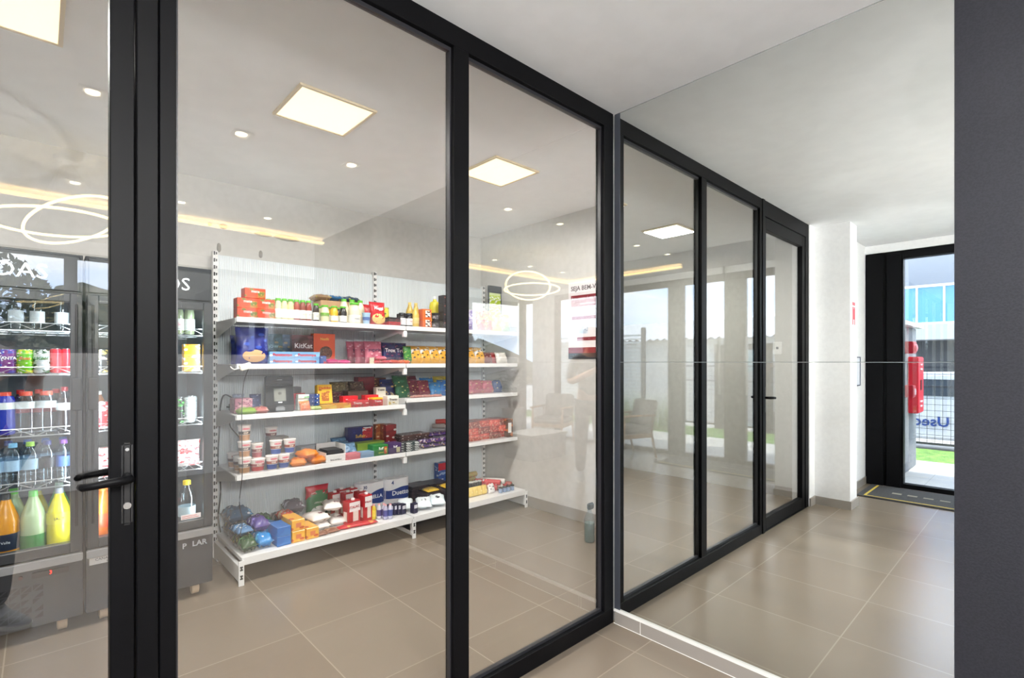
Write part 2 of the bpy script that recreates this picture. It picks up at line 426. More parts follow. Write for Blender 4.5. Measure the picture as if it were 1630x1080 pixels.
# ================================================================== LIGHTS THE ROOM HAS, PLUS FILL LAMPS BELOW THE RINGS
WARM = (1, .97, .92)
def panel(x, y, label, grp, power=25):
    t = thing('ceiling_panel_light', label, 'ceiling light', (x, y, H), 0, grp)
    link('panel_frame', boxes_mesh([(-.2, .2, -.2, -.185, -.012, -.001), (-.2, .2, .185, .2, -.012, -.001), (-.2, -.185, -.185, .185, -.012, -.001), (.185, .2, -.185, .185, -.012, -.001)]), M((222, 205, 170), .5), t)
    link('diffuser', box_mesh(-.184, .184, -.184, .184, -.010, -.001), M((255, 240, 206), .5, 0, .85), t)
    l = area('panel_lamp', (x, y, H-.02), (0, 0, 0), .36, .36, power, WARM); l.parent = None
    l.data.spread = R(170)
    return t
panel(1.105, 2.64, 'glowing square ceiling panel over the middle of the minimarket', 'shop ceiling panels')
panel(2.345, 2.64, 'glowing square ceiling panel near the poster wall of the minimarket', 'shop ceiling panels')
panel(-.13, 2.64, 'glowing square ceiling panel above the drinks fridges and shop door', 'shop ceiling panels')
def downlight(x, y, label, grp, power=7):
    t = thing('recessed_downlight', label, 'downlight', (x, y, H), 0, grp)
    link('trim_ring', boxes_mesh([(-.055, .055, -.055, -.04, -.006, -.001), (-.055, .055, .04, .055, -.006, -.001), (-.055, -.04, -.04, .04, -.006, -.001), (.04, .055, -.04, .04, -.006, -.001)]), M((244, 242, 236), .4), t)
    link('lamp_lens', lathe_mesh([(.030, -.002), (.028, -.004), (.012, -.005), (.001, -.006)], 20), M((255, 244, 220), .4, 0, 9), t)
    l = bpy.data.lights.new('downlight_lamp', 'SPOT'); l.energy = power; l.spot_size = R(150); l.spot_blend = .7; l.color = (.96, .98, 1); l.shadow_soft_size = 0
    o = bpy.data.objects.new('downlight_lamp', l); COL.objects.link(o); o.location = (x, y, H-.03)
rows = ((.04, 'near row by the shop front'), (-1.68, 'row by the cove'))
names = ('beside the mirror', 'second from the mirror', 'third from the mirror', 'fourth from the mirror', 'closer to the street doors')
for (y, rn) in ((.04, 'row along the shop front'), (-1.68, 'row by the glowing cove')):
    for i, x in enumerate((1.54, .86, .19, -.46, -1.14)):
        downlight(x, y, 'square recessed lobby downlight %s in the %s' % (names[i], rn), 'lobby downlights')
# cove LED
cv = thing('cove_light', 'warm glowing line of cove lighting along the lobby ceiling edge', 'cove light', (0, 0, 0))
COVE = M((255, 220, 150), .5, 0, 4.5)
link('led_strip', boxes_mesh([(-1.80, 3.0, -2.135, -2.10, H-.05, H-.035), (-1.835, -1.80, -2.135, -.15, H-.05, H-.035)]), COVE, cv)
link('cove_lip', boxes_mesh([(-1.85, 3.0, -2.16, -2.140, H-.06, H-.001), (-1.86, -1.840, -2.16, -.15, H-.06, H-.001)]), WHITE, cv)
# ring pendants
def ring(r, tiltx, tilty, cz, cx, cyy, name, par):
    n = 72; pts = []
    rot = Vector((0, 0, 1)).rotation_difference(Vector(tiltx)).to_matrix()
    for i in range(n):
        a = 2*PI*i/n; pts.append(rot @ Vector((r*math.cos(a), r*math.sin(a), 0)) + Vector((cx, cyy, cz)))
    bm = bmesh.new(); tube(bm, pts, .008, 8, True)
    return link(name, new_mesh(bm, 'ring', True), M((255, 226, 160), .5, 0, 10), par)
pd = thing('ring_pendant', 'pair of interlocking glowing ring pendants hanging in the lobby', 'pendant light', (.12, -1.11, 0))
ring(.34, (-.05, -.06, .99), 0, 2.30, -.04, 0, 'ring_lamp', pd)
ring(.27, (-.40, -.32, .85), 0, 2.33, .05, .02, 'ring_lamp', pd)
for k in range(8):  # added unseen point lamps below the rings, brighten the lobby and its ceiling
    a = 2*PI*k/8; l = bpy.data.lights.new('fill_lamp', 'POINT'); l.energy = 42; l.shadow_soft_size = 0; l.color = (.98, .985, .98)
    o = bpy.data.objects.new('fill_lamp', l); COL.objects.link(o); o.location = (.12+.37*math.cos(a), -1.11+.37*math.sin(a), 2.20)
bm = bmesh.new()
for a in (0, 2.1, 4.2): tube(bm, [(.28*math.cos(a), .28*math.sin(a), 2.31), (.02*math.cos(a), .02*math.sin(a), H-.02)], .0012, 5)
link('wire', new_mesh(bm, 'wires'), M((200, 200, 200), .4), pd)
link('canopy', lathe_mesh([(.06, H-.03), (.06, H-.001)], 24), M((225, 225, 225), .4), pd)
# ================================================================== LOBBY FURNITURE
WOOD = noise_mat('pale_wood', (168, 124, 84), (196, 152, 108), 24, .45)
FABR = noise_mat('grey_fabric', (120, 118, 116), (134, 132, 130), 240, .9, .2)
def armchair(loc, rz, label):
    t = thing('lounge_chair', label, 'chair', loc, rz, 'lounge chairs by the street glazing')
    link('seat', box_mesh(-.27, .27, -.25, .27, .36, .46, .03, 3, True), FABR, t)
    o = link('backrest', box_mesh(-.26, .26, -.035, .035, 0, .42, .025, 3, True), FABR, t, (0, .27, .43), (R(-14), 0, 0))
    for s in (-1, 1):
        link('leg', tube_mesh([(s*.26, -.29, 0), (s*.27, -.23, .36), (s*.275, -.22, .62)], [.014, .02, .017], 10), WOOD, t)
        link('leg', tube_mesh([(s*.27, .34, 0), (s*.275, .25, .36), (s*.28, .27, .60)], [.014, .02, .017], 10), WOOD, t)
        link('armrest', box_mesh(s*.28-.03, s*.28+.03, -.28, .32, .61, .64, .012, 3, True), WOOD, t)
    link('rail', boxes_mesh([(-.27, .27, -.24, -.21, .30, .36), (-.27, .27, .22, .25, .30, .36), (-.28, -.25, -.22, .23, .30, .36), (.25, .28, -.22, .23, .30, .36)], .006), WOOD, t)
armchair((-1.85, -1.05, 0), R(70), 'grey cushioned wooden armchair beside the street doors and ornamental grass')
armchair((-1.95, -2.62, 0), R(110), 'grey cushioned wooden armchair between the potted plant and the louvred fence')
t = thing('coffee_table', 'low square grey block table between the lobby armchairs', 'table', (-.85, -1.95, 0))
link('table_top', box_mesh(-.38, .38, -.30, .30, .335, .37, .006), M((176, 172, 166), .4), t)
link('table_base', box_mesh(-.36, .36, -.28, .28, 0, .335, .004), M((150, 147, 142), .5), t)
t = thing('potted_plant', 'leafy potted plant in a tall tapered pot by the lobby windows', 'plant', (-1.6, -3.25, 0))
link('pot', lathe_mesh([(.13, 0), (.135, .01), (.19, .58), (.20, .60), (.18, .60), (.175, .56)], 28), M((188, 184, 178), .5), t)
link('soil', lathe_mesh([(.17, .555), (.001, .565)], 20), M((60, 48, 38), .9), t)
LEAF = noise_mat('leaf', (48, 70, 40), (74, 100, 56), 30, .45)
bm = bmesh.new(); bs = bmesh.new(); rnd = random.Random(3)
def leaf(bm, p, d, L, w):
    d = d.normalized(); s = d.cross(Vector((0, 0, 1)));
    if s.length < .01: s = Vector((1, 0, 0))
    s.normalize(); nn = s.cross(d)
    a = bm.verts.new(p); e = bm.verts.new(p + d*L - Vector((0, 0, L*.25)))
    m1 = bm.verts.new(p + d*L*.5 + s*w*.5 + nn*.01); m2 = bm.verts.new(p + d*L*.5 - s*w*.5 + nn*.01); c = bm.verts.new(p + d*L*.5 - nn*.004)
    bm.faces.new((a, m1, c)); bm.faces.new((a, c, m2)); bm.faces.new((m1, e, c)); bm.faces.new((c, e, m2))
for i in range(11):
    a = rnd.uniform(0, 2*PI); rr = rnd.uniform(.05, .32); hh = rnd.uniform(.5, .85)
    top = Vector((rr*math.cos(a), rr*math.sin(a), .57+hh)); base = Vector((.05*math.cos(a), .05*math.sin(a), .56))
    tube(bs, [base, base.lerp(top, .5) + Vector((0, 0, .06)), top], [.008, .006, .003], 6)
    for k in range(10):
        q = base.lerp(top, .35 + .65*k/9); b2 = a + rnd.uniform(-2.2, 2.2)
        leaf(bm, q, Vector((math.cos(b2), math.sin(b2), rnd.uniform(-.1, .9))), rnd.uniform(.14, .22), rnd.uniform(.035, .055))
link('foliage', new_mesh(bm), LEAF, t); link('stem', new_mesh(bs, 'st', True), M((92, 98, 60), .6), t)
t = thing('door_mat', 'dark ribbed entrance mat with yellow corner line inside the street doors', 'mat', (-2.07, .44, 0))
link('mat_body', box_mesh(-.34, .34, -.96, .96, 0, .012, .003), noise_mat('mat_rubber', (44, 44, 46), (58, 58, 60), 120, .9, .3), t)
link('mat_line', boxes_mesh([(-.30, .30, .88, .90, .0125, .014), (.28, .30, -.9, .88, .0125, .014)]), M((196, 170, 60), .7), t)
link('print_pattern', boxes_mesh([(-.02+.01*math.sin(k), .03, -.8+k*.13, -.8+k*.13+.08, .0125, .014) for k in range(12)]), M((130, 126, 110), .8), t)

# ================================================================== OUTSIDE
struct('ground_paving', box_mesh(-4.75, -2.60, -14, 6, -.14, -.02), tile_mat('pale_paving', (166, 164, 160), (184, 182, 178), (150, 148, 144), 1.0, 1.0, 0, 0, .6))
struct('ground_street', box_mesh(-40, -6.12, -40, 30, -.50, -.36), M((170, 168, 164), .9))
struct('ground_yard', box_mesh(-2.6, 30, -40, -4.11, -.2, -.05), M((160, 158, 150), .9))
struct('ceiling_porch', box_mesh(-3.3, -2.60, -6, 4, 2.80, 2.95), WHITE)
def grass_patch(name, x0, x1, y0, y1, n, h, label, kind=True, seed=1, spread=.03):
    rnd = random.Random(seed); bm = bmesh.new()
    bx(bm, x0, x1, y0, y1, -.15, -.03)
    for i in range(n):
        x, y = rnd.uniform(x0, x1), rnd.uniform(y0, y1); hh = h*rnd.uniform(.5, 1.1); a = rnd.uniform(0, 2*PI)
        dx, dy = spread*math.cos(a), spread*math.sin(a); w = .004 + h*.008
        v = [bm.verts.new((x-w, y, -.03)), bm.verts.new((x+w, y, -.03)), bm.verts.new((x+dx, y+dy, -.03+hh))]
        bm.faces.new(v)
    return tag(link(name, new_mesh(bm), noise_mat('lawn_green', (66, 104, 36), (104, 140, 58), 9, .8)), label, 'grass', kind='stuff')
grass_patch('grass', -6.12, -4.76, -2.0, 6, 5000, .06, 'bright green lawn strip between the paving and the mesh fence')
rnd = random.Random(5); bm = bmesh.new()
for i in range(420):
    a = rnd.uniform(0, 2*PI); cx = rnd.uniform(-.22, .22); cyy = rnd.uniform(-.75, .75)
    L = rnd.uniform(.55, 1.05); bend = rnd.uniform(.15, .5)
    d = Vector((math.cos(a), math.sin(a), 0)); s = Vector((-math.sin(a), math.cos(a), 0))*.007
    prev = None
    for k in range(5):
        u = k/4; p = Vector((cx, cyy, 0)) + d*bend*u*u*L + Vector((0, 0, L*u*(1-.18*u)))
        w = s*(1-u*.95); cur = (bm.verts.new(p+w), bm.verts.new(p-w))
        if prev: bm.faces.new((prev[0], cur[0], cur[1], prev[1]))
        prev = cur
tag(link('ornamental_grass', new_mesh(bm), noise_mat('reed', (96, 124, 70), (150, 168, 112), 12, .6), None, (-5.1, -2.75, -.02)), 'clump of tall arching ornamental grass outside the street glazing', 'plant')
grass_patch('grass', -6.12, -4.76, -8, -2.05, 1500, .06, 'green strip of lawn under the tall ornamental grass and fence')
# grey meter box with red equipment
t = thing('meter_enclosure', 'grey rendered service column with sloping cap outside the glass door', 'enclosure', (0, 0, 0))
link('enclosure_body', box_mesh(-4.30, -3.15, 1.27, 1.95, -.02, 1.86, .01), noise_mat('grey_render', (104, 108, 114), (118, 121, 127), 20, .85), t)
bm = bmesh.new(); v, f = bx(bm, -4.38, -3.10, 1.20, 2.02, 1.86, 1.91)
link('cap', new_mesh(bm), M((205, 210, 216), .6), t)
t = thing('hose_cabinet', 'tall red hose cabinet mounted on the grey service column', 'fire cabinet', (-3.88, 1.27, 1.10))
RED = M((196, 30, 52), .4); link('cabinet_box', box_mesh(-.20, .20, -.11, 0, -.36, .37, .01), RED, t)
link('door_recess', box_mesh(-.05, .05, -.116, -.11, -.06, .07, .002), M((90, 14, 26), .5), t)
lettering('FIRE', .09, M((240, 210, 214), .5), t, (0, -.1115, .22), name='lettering')
for c in list(t.children):
    if c.name.startswith('lettering'): bpy.data.objects.remove(c)
link('print_pattern', boxes_mesh([(-.08, .08, -.118, -.11, .20, .22), (-.06, .06, -.118, -.11, .26, .28), (-.08, .08, -.118, -.11, -.22, -.20), (-.06, .06, -.118, -.11, -.28, -.26)]), M((232, 190, 196), .5), t)
t = thing('alarm_box', 'small red alarm box above the red hose cabinet on the grey column', 'alarm', (-3.52, 1.27, 1.58))
link('alarm_body', box_mesh(-.11, .11, -.10, 0, -.07, .08, .008), RED, t); link('bell', lathe_mesh([(.05, 0), (.045, .02), (.01, .03)], 20), M((230, 120, 130), .4), t, (0, -.10, 0), (PI/2, 0, 0))
t = thing('alarm_box', 'small red box half way down the grey service column', 'alarm', (-3.50, 1.27, 1.03))
link('alarm_body', box_mesh(-.09, .09, -.10, 0, -.07, .08, .008), RED, t); link('dial', lathe_mesh([(.04, 0), (.04, .01)], 16), M((232, 200, 204), .4), t, (0, -.10, 0), (PI/2, 0, 0))
# mesh fence
t = thing('mesh_fence', 'black wire mesh fence with square posts along the lawn', 'fence', (-6.2, 0, 0))
bm = bmesh.new()
for k in range(66): bx(bm, -.003, .003, -2.6+k*.1, -2.594+k*.1, .05, 1.30)
for k in range(12): bx(bm, -.003, .003, -2.6, 4.0, .1+k*.1, .106+k*.1)
for z in (.04, .98, 1.30): bx(bm, -.015, .015, -2.6, 4.0, z, z+.035)
link('mesh_panel', new_mesh(bm), M((34, 36, 44), .5), t)
for y in (-2.5, -.6, .62, .78, 2.4): link('post', box_mesh(-.03, .03, y-.03, y+.03, -.36, 1.42), M((28, 30, 38), .5), t)
# parked white van with lettering behind the fence
t = thing('delivery_van', 'white van side with blue lettering parked behind the mesh fence', 'van', (-8.2, .6, -.36))
prof = [(-2.4, .35), (2.3, .35), (2.3, 1.05), (2.1, 1.35), (1.5, 1.55), (-1.7, 1.62), (-2.3, 1.5), (-2.4, 1.1)]
bm = bmesh.new()
for side in (0, 1): pass
vs0 = [bm.verts.new((-.9, y, z)) for y, z in prof]; vs1 = [bm.verts.new((.9, y, z)) for y, z in prof]
bm.faces.new(vs0); bm.faces.new(vs1[::-1])
for i in range(len(prof)): bm.faces.new((vs0[i], vs0[(i+1) % len(prof)], vs1[(i+1) % len(prof)], vs1[i]))
bmesh.ops.bevel(bm, geom=list(bm.edges), offset=.05, segments=2, affect='EDGES')
link('van_body', new_mesh(bm), M((176, 178, 182), .35), t)
link('side_window', box_mesh(.895, .91, -1.2, 1.4, 1.15, 1.45), M((60, 66, 74), .15), t)
for y in (-1.6, 1.5): link('wheel', lathe_mesh([(.32, 0), (.34, .04), (.34, .18), (.30, .2)], 28), M((26, 26, 28), .7), t, (.72, y, .34), (0, PI/2, 0))
lettering('Used', .25, M((28, 56, 120), .4), t, (.915, .89, .68), rz=PI/2, off=.006)
# building across the street
BW = noise_mat('facade_white', (196, 194, 189), (206, 204, 200), 3, .85)
t = thing('street_building', 'concrete building with glass balcony across the street behind the fence', 'building', (-13.2, 0, -.36))
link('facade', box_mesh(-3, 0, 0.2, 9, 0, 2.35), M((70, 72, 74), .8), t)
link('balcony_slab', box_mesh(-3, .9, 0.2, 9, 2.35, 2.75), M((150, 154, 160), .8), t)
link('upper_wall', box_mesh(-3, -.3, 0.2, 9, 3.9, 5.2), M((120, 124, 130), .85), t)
link('upper_window', box_mesh(-2.9, -.35, 0.2, 9, 2.75, 3.9), M((120, 132, 150), .4), t)
link('balustrade_glass', box_mesh(.80, .82, 0.2, 9, 2.78, 3.72), M((66, 128, 190), .15), t)
link('balustrade_rail', boxes_mesh([(.78, .85, .2, 9, 3.72, 3.78), (.78, .85, .2, 9, 2.75, 2.80)] + [(.785, .845, .2+k*.55, .24+k*.55, 2.8, 3.72) for k in range(17)]), M((222, 226, 232), .4), t)
t = thing('boundary_building', 'low white rendered building with ridged metal roof across the forecourt', 'building', (-9.7, -3.9, -.36))
link('facade', box_mesh(-3.5, 0, -5.5, 3.9, 0, 2.45), BW, t)
bm = bmesh.new()
for k in range(40):
    y = -5.7 + k*.245
    vv = [bm.verts.new(p) for p in ((.25, y, 2.42), (.25, y+.12, 2.50), (.25, y+.245, 2.42), (-3.6, y+.245, 3.25), (-3.6, y+.12, 3.33), (-3.6, y, 3.25))]
    bm.faces.new((vv[0], vv[1], vv[4], vv[5])); bm.faces.new((vv[1], vv[2], vv[3], vv[4]))
    bm.faces.new((vv[0], vv[5], vv[3], vv[2]))
link('ridged_roof', new_mesh(bm), M((206, 208, 212), .5), t)
link('doorway', box_mesh(.0, .02, 1.0, 1.9, 0, 2.1), M((150, 176, 178), .5), t)
t = thing('street_gate', 'dark tall gate frame with turquoise panel seen through the street doors', 'gate', (-6.4, .1, -.36))
link('gate_frame', boxes_mesh([(-.06, .06, -1.9, -1.7, 0, 2.15), (-.06, .06, -.9, -.72, 0, 2.15), (-.06, .06, .3, .5, 0, 2.15), (-.06, .06, -1.9, .5, 2.02, 2.15)]), M((60, 56, 52), .6), t)
link('gate_panel', boxes_mesh([(-.02, .02, -.3, .3, .5, 1.7)]), M((70, 178, 190), .5), t)
link('gate_bar', boxes_mesh([(-.02, .02, -.3, .3, .05, .09), (-.02, .02, -.32, -.3, .05, 2.02)]), M((70, 178, 190), .5), t)
# louvre fence
t = thing('louvred_fence', 'horizontal slatted white fence outside the lobby glazing', 'fence', (-6.2, -4.9, -.36))
bm = bmesh.new()
for k in range(26): bx(bm, -.02, .02, -2.2, 1.4, .15+k*.09, .19+k*.09)
link('slat_panel', new_mesh(bm), M((212, 218, 224), .5), t)
for y in (-2.2, -.4, 1.4): link('post', box_mesh(-.05, .05, y-.04, y+.04, 0, 2.6), M((60, 64, 72), .5), t)
# trees and hill beyond the ribbon window
TL = noise_mat('tree_leaves', (34, 44, 28), (74, 84, 54), 4, .8)
def tree(x, y, h, r, n, seed, label):
    rnd = random.Random(seed); t = thing('garden_tree', label, 'tree', (x, y, -.1))
    bm = bmesh.new(); tube(bm, [(0, 0, 0), (.05, .03, h*.4), (0, 0, h*.75)], [.12, .09, .04], 8)
    link('tree_trunk', new_mesh(bm, 't', True), M((70, 58, 46), .9), t)
    bm = bmesh.new()
    for i in range(n):
        d = Vector((rnd.gauss(0, 1), rnd.gauss(0, 1), rnd.gauss(0, .8))); d.normalize()
        p = d*r*rnd.uniform(.55, 1) * (1 + .25*math.sin(5*d.x+3*d.z)) + Vector((0, 0, h*.8))
        a = Vector((rnd.gauss(0, 1), rnd.gauss(0, 1), rnd.gauss(0, 1))).normalized()*rnd.uniform(.06, .14); b = a.orthogonal().normalized()*a.length*.5
        bm.faces.new([bm.verts.new(q) for q in (p-a, p+b, p+a, p-b)])
    link('foliage', new_mesh(bm), TL, t)
t = thing('garden_wall', 'shaded ochre neighbour wall behind the ribbon window past its middle mullion', 'wall', (0, 0, 0))
link('wall_face', box_mesh(1.0, 9.0, -6.6, -6.4, -.1, 3.6), noise_mat('aged_render', (96, 90, 80), (122, 114, 100), 3, .9), t)
link('coping', box_mesh(.95, 9.0, -6.65, -6.35, 3.6, 3.68), M((150, 146, 138), .8), t)
tree(-1.9, -7.5, 2.6, 1.5, 3500, 1, 'dark leafy tree outside the ribbon window near the street corner')
tree(1.9, -5.6, 1.8, .6, 1500, 2, 'dark leafy bush in front of the ochre wall outside the ribbon window')
tree(3.6, -5.5, 1.9, .55, 1400, 3, 'small dark leafy tree outside the ribbon window past the middle mullion')
tree(-.4, -11.5, 2.6, 1.7, 3000, 4, 'broad dark tree behind the others outside the ribbon window')
bm = bmesh.new(); bmesh.ops.create_grid(bm, x_segments=60, y_segments=10, size=1)
for v in bm.verts:
    u = (v.co.y+1)/2; x = v.co.x*26
    v.co = Vector((x, -24 - u*10, -.2 + 6.0*u**.7*(.8+.25*math.sin(x*.35)+.1*math.sin(x*1.3))))
tag(link('wooded_hill', new_mesh(bm, 'h', True), noise_mat('hill_wood', (44, 50, 36), (92, 88, 66), 1.2, .95, .6)), kind='structure')

# ================================================================== GONDOLA SHELVING
GX0, GXM, GX1 = .919, 2.170, 3.425
BACKY = 4.114; SFY = 3.58; BFY = 3.476
PANELM = M((212, 219, 224), .45, name='shelf_back_enamel')
def gondola(x0, x1, levels, label):
    t = thing('gondola_shelf_unit', label, 'shelf unit', (0, 0, 0), 0, 'wall gondola bays')
    # corrugated back
    bm = bmesh.new(); n = 80; w = (x1-x0-.03)/n; prev = None
    for i in range(n+1):
        for k, dy in ((0, 0), (.5, .004)):
            if i == n and k: continue
            x = x0+.015+(i+k)*w; y = BACKY + dy
            a = [bm.verts.new((x, y, .17)), bm.verts.new((x, y, 2.17))]
            if prev: bm.faces.new((prev[0], a[0], a[1], prev[1]))
            prev = a
    bm2 = bm; bx(bm2, x0+.01, x1-.01, BACKY+.014, BACKY+.022, .05, 2.18)
    link('back_panel', new_mesh(bm2), PANELM, t)
    for z in (1.30, .56): link('cross_rail', box_mesh(x0+.015, x1-.015, BACKY-.004, BACKY, z-.002, z+.002), M((120, 126, 130), .5), t)
    # slotted upright on the left end (right one too)
    for ux in ((x0,) if x1 < 3 else (x0, x1)):
        if ux == x0 and x0 > 2: continue
        u = link('slotted_upright', box_mesh(ux-.016, ux+.016, BACKY-.022, BACKY+.03, 0, 2.2, .001), SHELF, t)
        bm = bmesh.new()
        for k in range(43):
            z = .07+k*.05
            bx(bm, ux-.012, ux-.002, BACKY-.0232, BACKY-.02, z, z+.026); bx(bm, ux+.002, ux+.010, BACKY-.0232, BACKY-.02, z+.004, z+.022)
        link('slot_pattern', new_mesh(bm), M((20, 20, 22), .8), u)
    if x0 > 2:
        pass
    # base deck and feet
    link('base_deck', boxes_mesh([(x0+.005, x1-.005, BFY, BACKY-.024, .145, .170), (x0+.005, x1-.005, BFY-.012, BFY, .122, .172)], .002), SHELF, t)
    for fx in ((x0,) if x1 < 3 else (x0, x1)):
        f = link('foot', boxes_mesh([(fx-.012, fx+.012, BFY-.016, BACKY-.024, .022, .120), (fx-.016, fx+.016, BFY-.022, BFY-.012, 0.0, .155), (fx-.012, fx+.012, BACKY-.12, BACKY-.024, 0, .03)], .001), SHELF, t)
        bm = bmesh.new()
        for zz in (.04, .095):
            bx(bm, fx-.008, fx+.008, BFY-.0235, BFY-.021, zz, zz+.009); bx(bm, fx-.008, fx+.008, BFY-.0235, BFY-.021, zz+.018, zz+.027); bx(bm, fx-.004, fx+.004, BFY-.0235, BFY-.021, zz+.009, zz+.018)
        link('slot_pattern', new_mesh(bm), M((20, 20, 22), .8), f)
    for z in levels:
        s = link('shelf_board', boxes_mesh([(x0+.006, x1-.006, SFY+.006, BACKY-.024, z-.018, z), (x0+.004, x1-.004, SFY-.004, SFY+.006, z-.030, z+.004)], .0015), SHELF, t)
        link('front_riser', box_mesh(x0+.01, x1-.01, SFY-.001, SFY+.001, z+.004, z+.055), CLEAR, s)
        for bxp in (x0+.004, x1-.004):
            bm = bmesh.new(); pr = [(BACKY-.024, z-.004), (BACKY-.024, z-.115), (BACKY-.06, z-.115), (SFY+.02, z-.035), (SFY+.02, z-.004)]
            a = [bm.verts.new((bxp-.0015, y, zz)) for y, zz in pr]; b = [bm.verts.new((bxp+.0015, y, zz)) for y, zz in pr]
            bm.faces.new(a[::-1]); bm.faces.new(b)
            for i in range(5): bm.faces.new((a[i], a[(i+1) % 5], b[(i+1) % 5], b[i]))
            link('bracket', new_mesh(bm), SHELF, s)
    return t
Z1, Z2, Z3A, Z3B, Z4, Z0 = 1.69, 1.385, 1.055, 1.10, .665, .172
gondola(GX0, GXM, (Z1, Z2, Z3A, Z4), 'white gondola bay beside the fridges carrying the black card terminal')
g2 = gondola(GXM, GX1, (Z1, Z2, Z3B, Z4), 'white gondola bay with snack pouches ending near the poster wall')
ux = GXM
u = link('slotted_upright', box_mesh(ux-.016, ux+.016, BACKY-.022, BACKY+.03, 0, 2.2, .001), SHELF, g2)
bm = bmesh.new()
for k in range(43):
    z = .07+k*.05
    bx(bm, ux-.012, ux-.002, BACKY-.0232, BACKY-.02, z, z+.026); bx(bm, ux+.002, ux+.010, BACKY-.0232, BACKY-.02, z+.004, z+.022)
link('slot_pattern', new_mesh(bm), M((20, 20, 22), .8), u)
f = link('foot', boxes_mesh([(ux-.012, ux+.012, BFY+.01, BACKY-.024, .055, .120), (ux-.014, ux+.014, BFY+.005, BFY+.02, .03, .122)], .001), SHELF, g2)
for z in (Z1, Z2, Z3A, Z4):   # white clip brackets where the bays meet
    link('shelf_clip', boxes_mesh([(ux-.02, ux+.012, SFY+.0, SFY+.03, z-.085, z-.036), (ux-.006, ux+.006, SFY+.01, SFY+.1, z-.06, z-.03)], .002), SHELF, g2)
# ================================================================== FRIDGES
FB = M((36, 39, 44), .4, name='graphite_steel')
STEEL = M((176, 178, 182), .3, .7, name='brushed_steel')
WIRE = M((190, 194, 196), .3, .6)
FY = 3.45
def fridge(x0, x1, header, label, decals):
    t = thing('drinks_fridge', label, 'fridge', (0, 0, 0), 0, 'upright drinks fridges')
    w = .022
    link('cabinet', boxes_mesh([(x0, x0+w, FY+.05, 4.12, .07, 1.965), (x1-w, x1, FY+.05, 4.12, .07, 1.965), (x0+w, x1-w, 4.09, 4.12, .07, 1.965),
                                (x0+w, x1-w, FY+.05, 4.09, 1.93, 1.965), (x0+w, x1-w, FY+.07, 4.09, .37, .41)], .002), FB, t)
    hd = link('header', box_mesh(x0+.002, x1-.002, FY+.03, FY+.06, 1.76, 1.962, .012, 3), M((34, 38, 42), .35), t)
    tx = header[0]; lettering(tx, .105, M((226, 234, 236), .4, emit=.7), hd, (header[1], FY+.0285, 1.855))
    link('lower_panel', box_mesh(x0+.002, x1-.002, FY+.02, FY+.06, .075, .368, .003), M((42, 45, 51), .4), t)
    link('steel_strip', box_mesh(x0+.002, x1-.002, FY-.012, FY+.02, .370, .412, .004), STEEL, t)
    dr = link('fridge_door', boxes_mesh([(x0+.004, x0+.052, FY, FY+.045, .42, 1.755), (x1-.052, x1-.004, FY, FY+.045, .42, 1.755), (x0+.052, x1-.052, FY, FY+.045, .42, .47), (x0+.052, x1-.052, FY, FY+.045, 1.71, 1.755)], .003), M((48, 51, 55), .38), t)
    link('door_pane', box_mesh(x0+.05, x1-.05, FY+.015, FY+.021, .465, 1.715), pane_mat('fridge_glass', (.95, .97, .98), .05), dr)
    hx = x1-.028 if x1 < .5 else x0+.028
    link('door_grip', boxes_mesh([(hx-.006, hx+.006, FY-.012, FY, .55, 1.7), (hx-.02, hx+.02, FY-.014, FY-.002, 1.15, 1.32)], .004), M((20, 21, 24), .4), dr)
    link('inner_lining', boxes_mesh([(x0+w, x0+w+.004, FY+.05, 4.09, .41, 1.93), (x1-w-.004, x1-w, FY+.05, 4.09, .41, 1.93), (x0+w, x1-w, 4.083, 4.09, .41, 1.93), (x0+w, x1-w, FY+.07, 4.083, .41, .414)]), M((84, 92, 100), .5), t)
    led = link('led_strip', boxes_mesh([(x0+.032, x0+.042, FY+.065, FY+.075, .45, 1.74), (x1-.042, x1-.032, FY+.065, FY+.075, .45, 1.74)]), M((214, 236, 248), .5, 0, 4.5), t)
    for xx, s in ((x0+.05, -1), (x1-.05, 1)):
        l = area('fridge_led', (xx, FY+.07, 1.1), (PI/2, 0, R(s*35)), .02, 1.2, 2.2, (.86, .95, 1))
    for z in (.76, 1.03, 1.34, 1.565):
        bm = bmesh.new()
        for k in range(13): bx(bm, x0+.045+k*(x1-x0-.09)/12-.0015, x0+.045+k*(x1-x0-.09)/12+.0015, FY+.08, 4.07, z-.006, z-.002)
        for y in (FY+.08, FY+.30, 4.06): bx(bm, x0+.028, x1-.028, y-.003, y+.003, z-.008, z-.002)
        tube(bm, [(x0+.03, FY+.075, z+.035), (x1-.03, FY+.075, z+.035)], .0022, 6)
        zig = []; n = 8
        for k in range(n+1): zig.append((x0+.03+k*(x1-x0-.06)/n, FY+.076, z-.004 if k % 2 == 0 else z+.034))
        tube(bm, zig, .0018, 6)
        link('wire_shelf', new_mesh(bm), WIRE, t)
    for xx in (x0+.08, x1-.08):
        for yy in (FY+.10, 4.02):
            link('caster', lathe_mesh([(.018, -.022), (.034, -.018), (.034, .018), (.018, .022)], 16), M((200, 176, 150), .6), t, (xx, yy, .035), (0, PI/2, 0))
    return t
DA = (-.50, .166); DB = (.176, .765)
fa = fridge(DA[0], DA[1], ('BEBIDAS', -.165), 'graphite glass-door drinks fridge with red temperature display, standing beside the shop door', None)
fb = fridge(DB[0], DB[1], ('SUCOS', .485), 'graphite glass-door drinks fridge standing against the shelving bay', None)
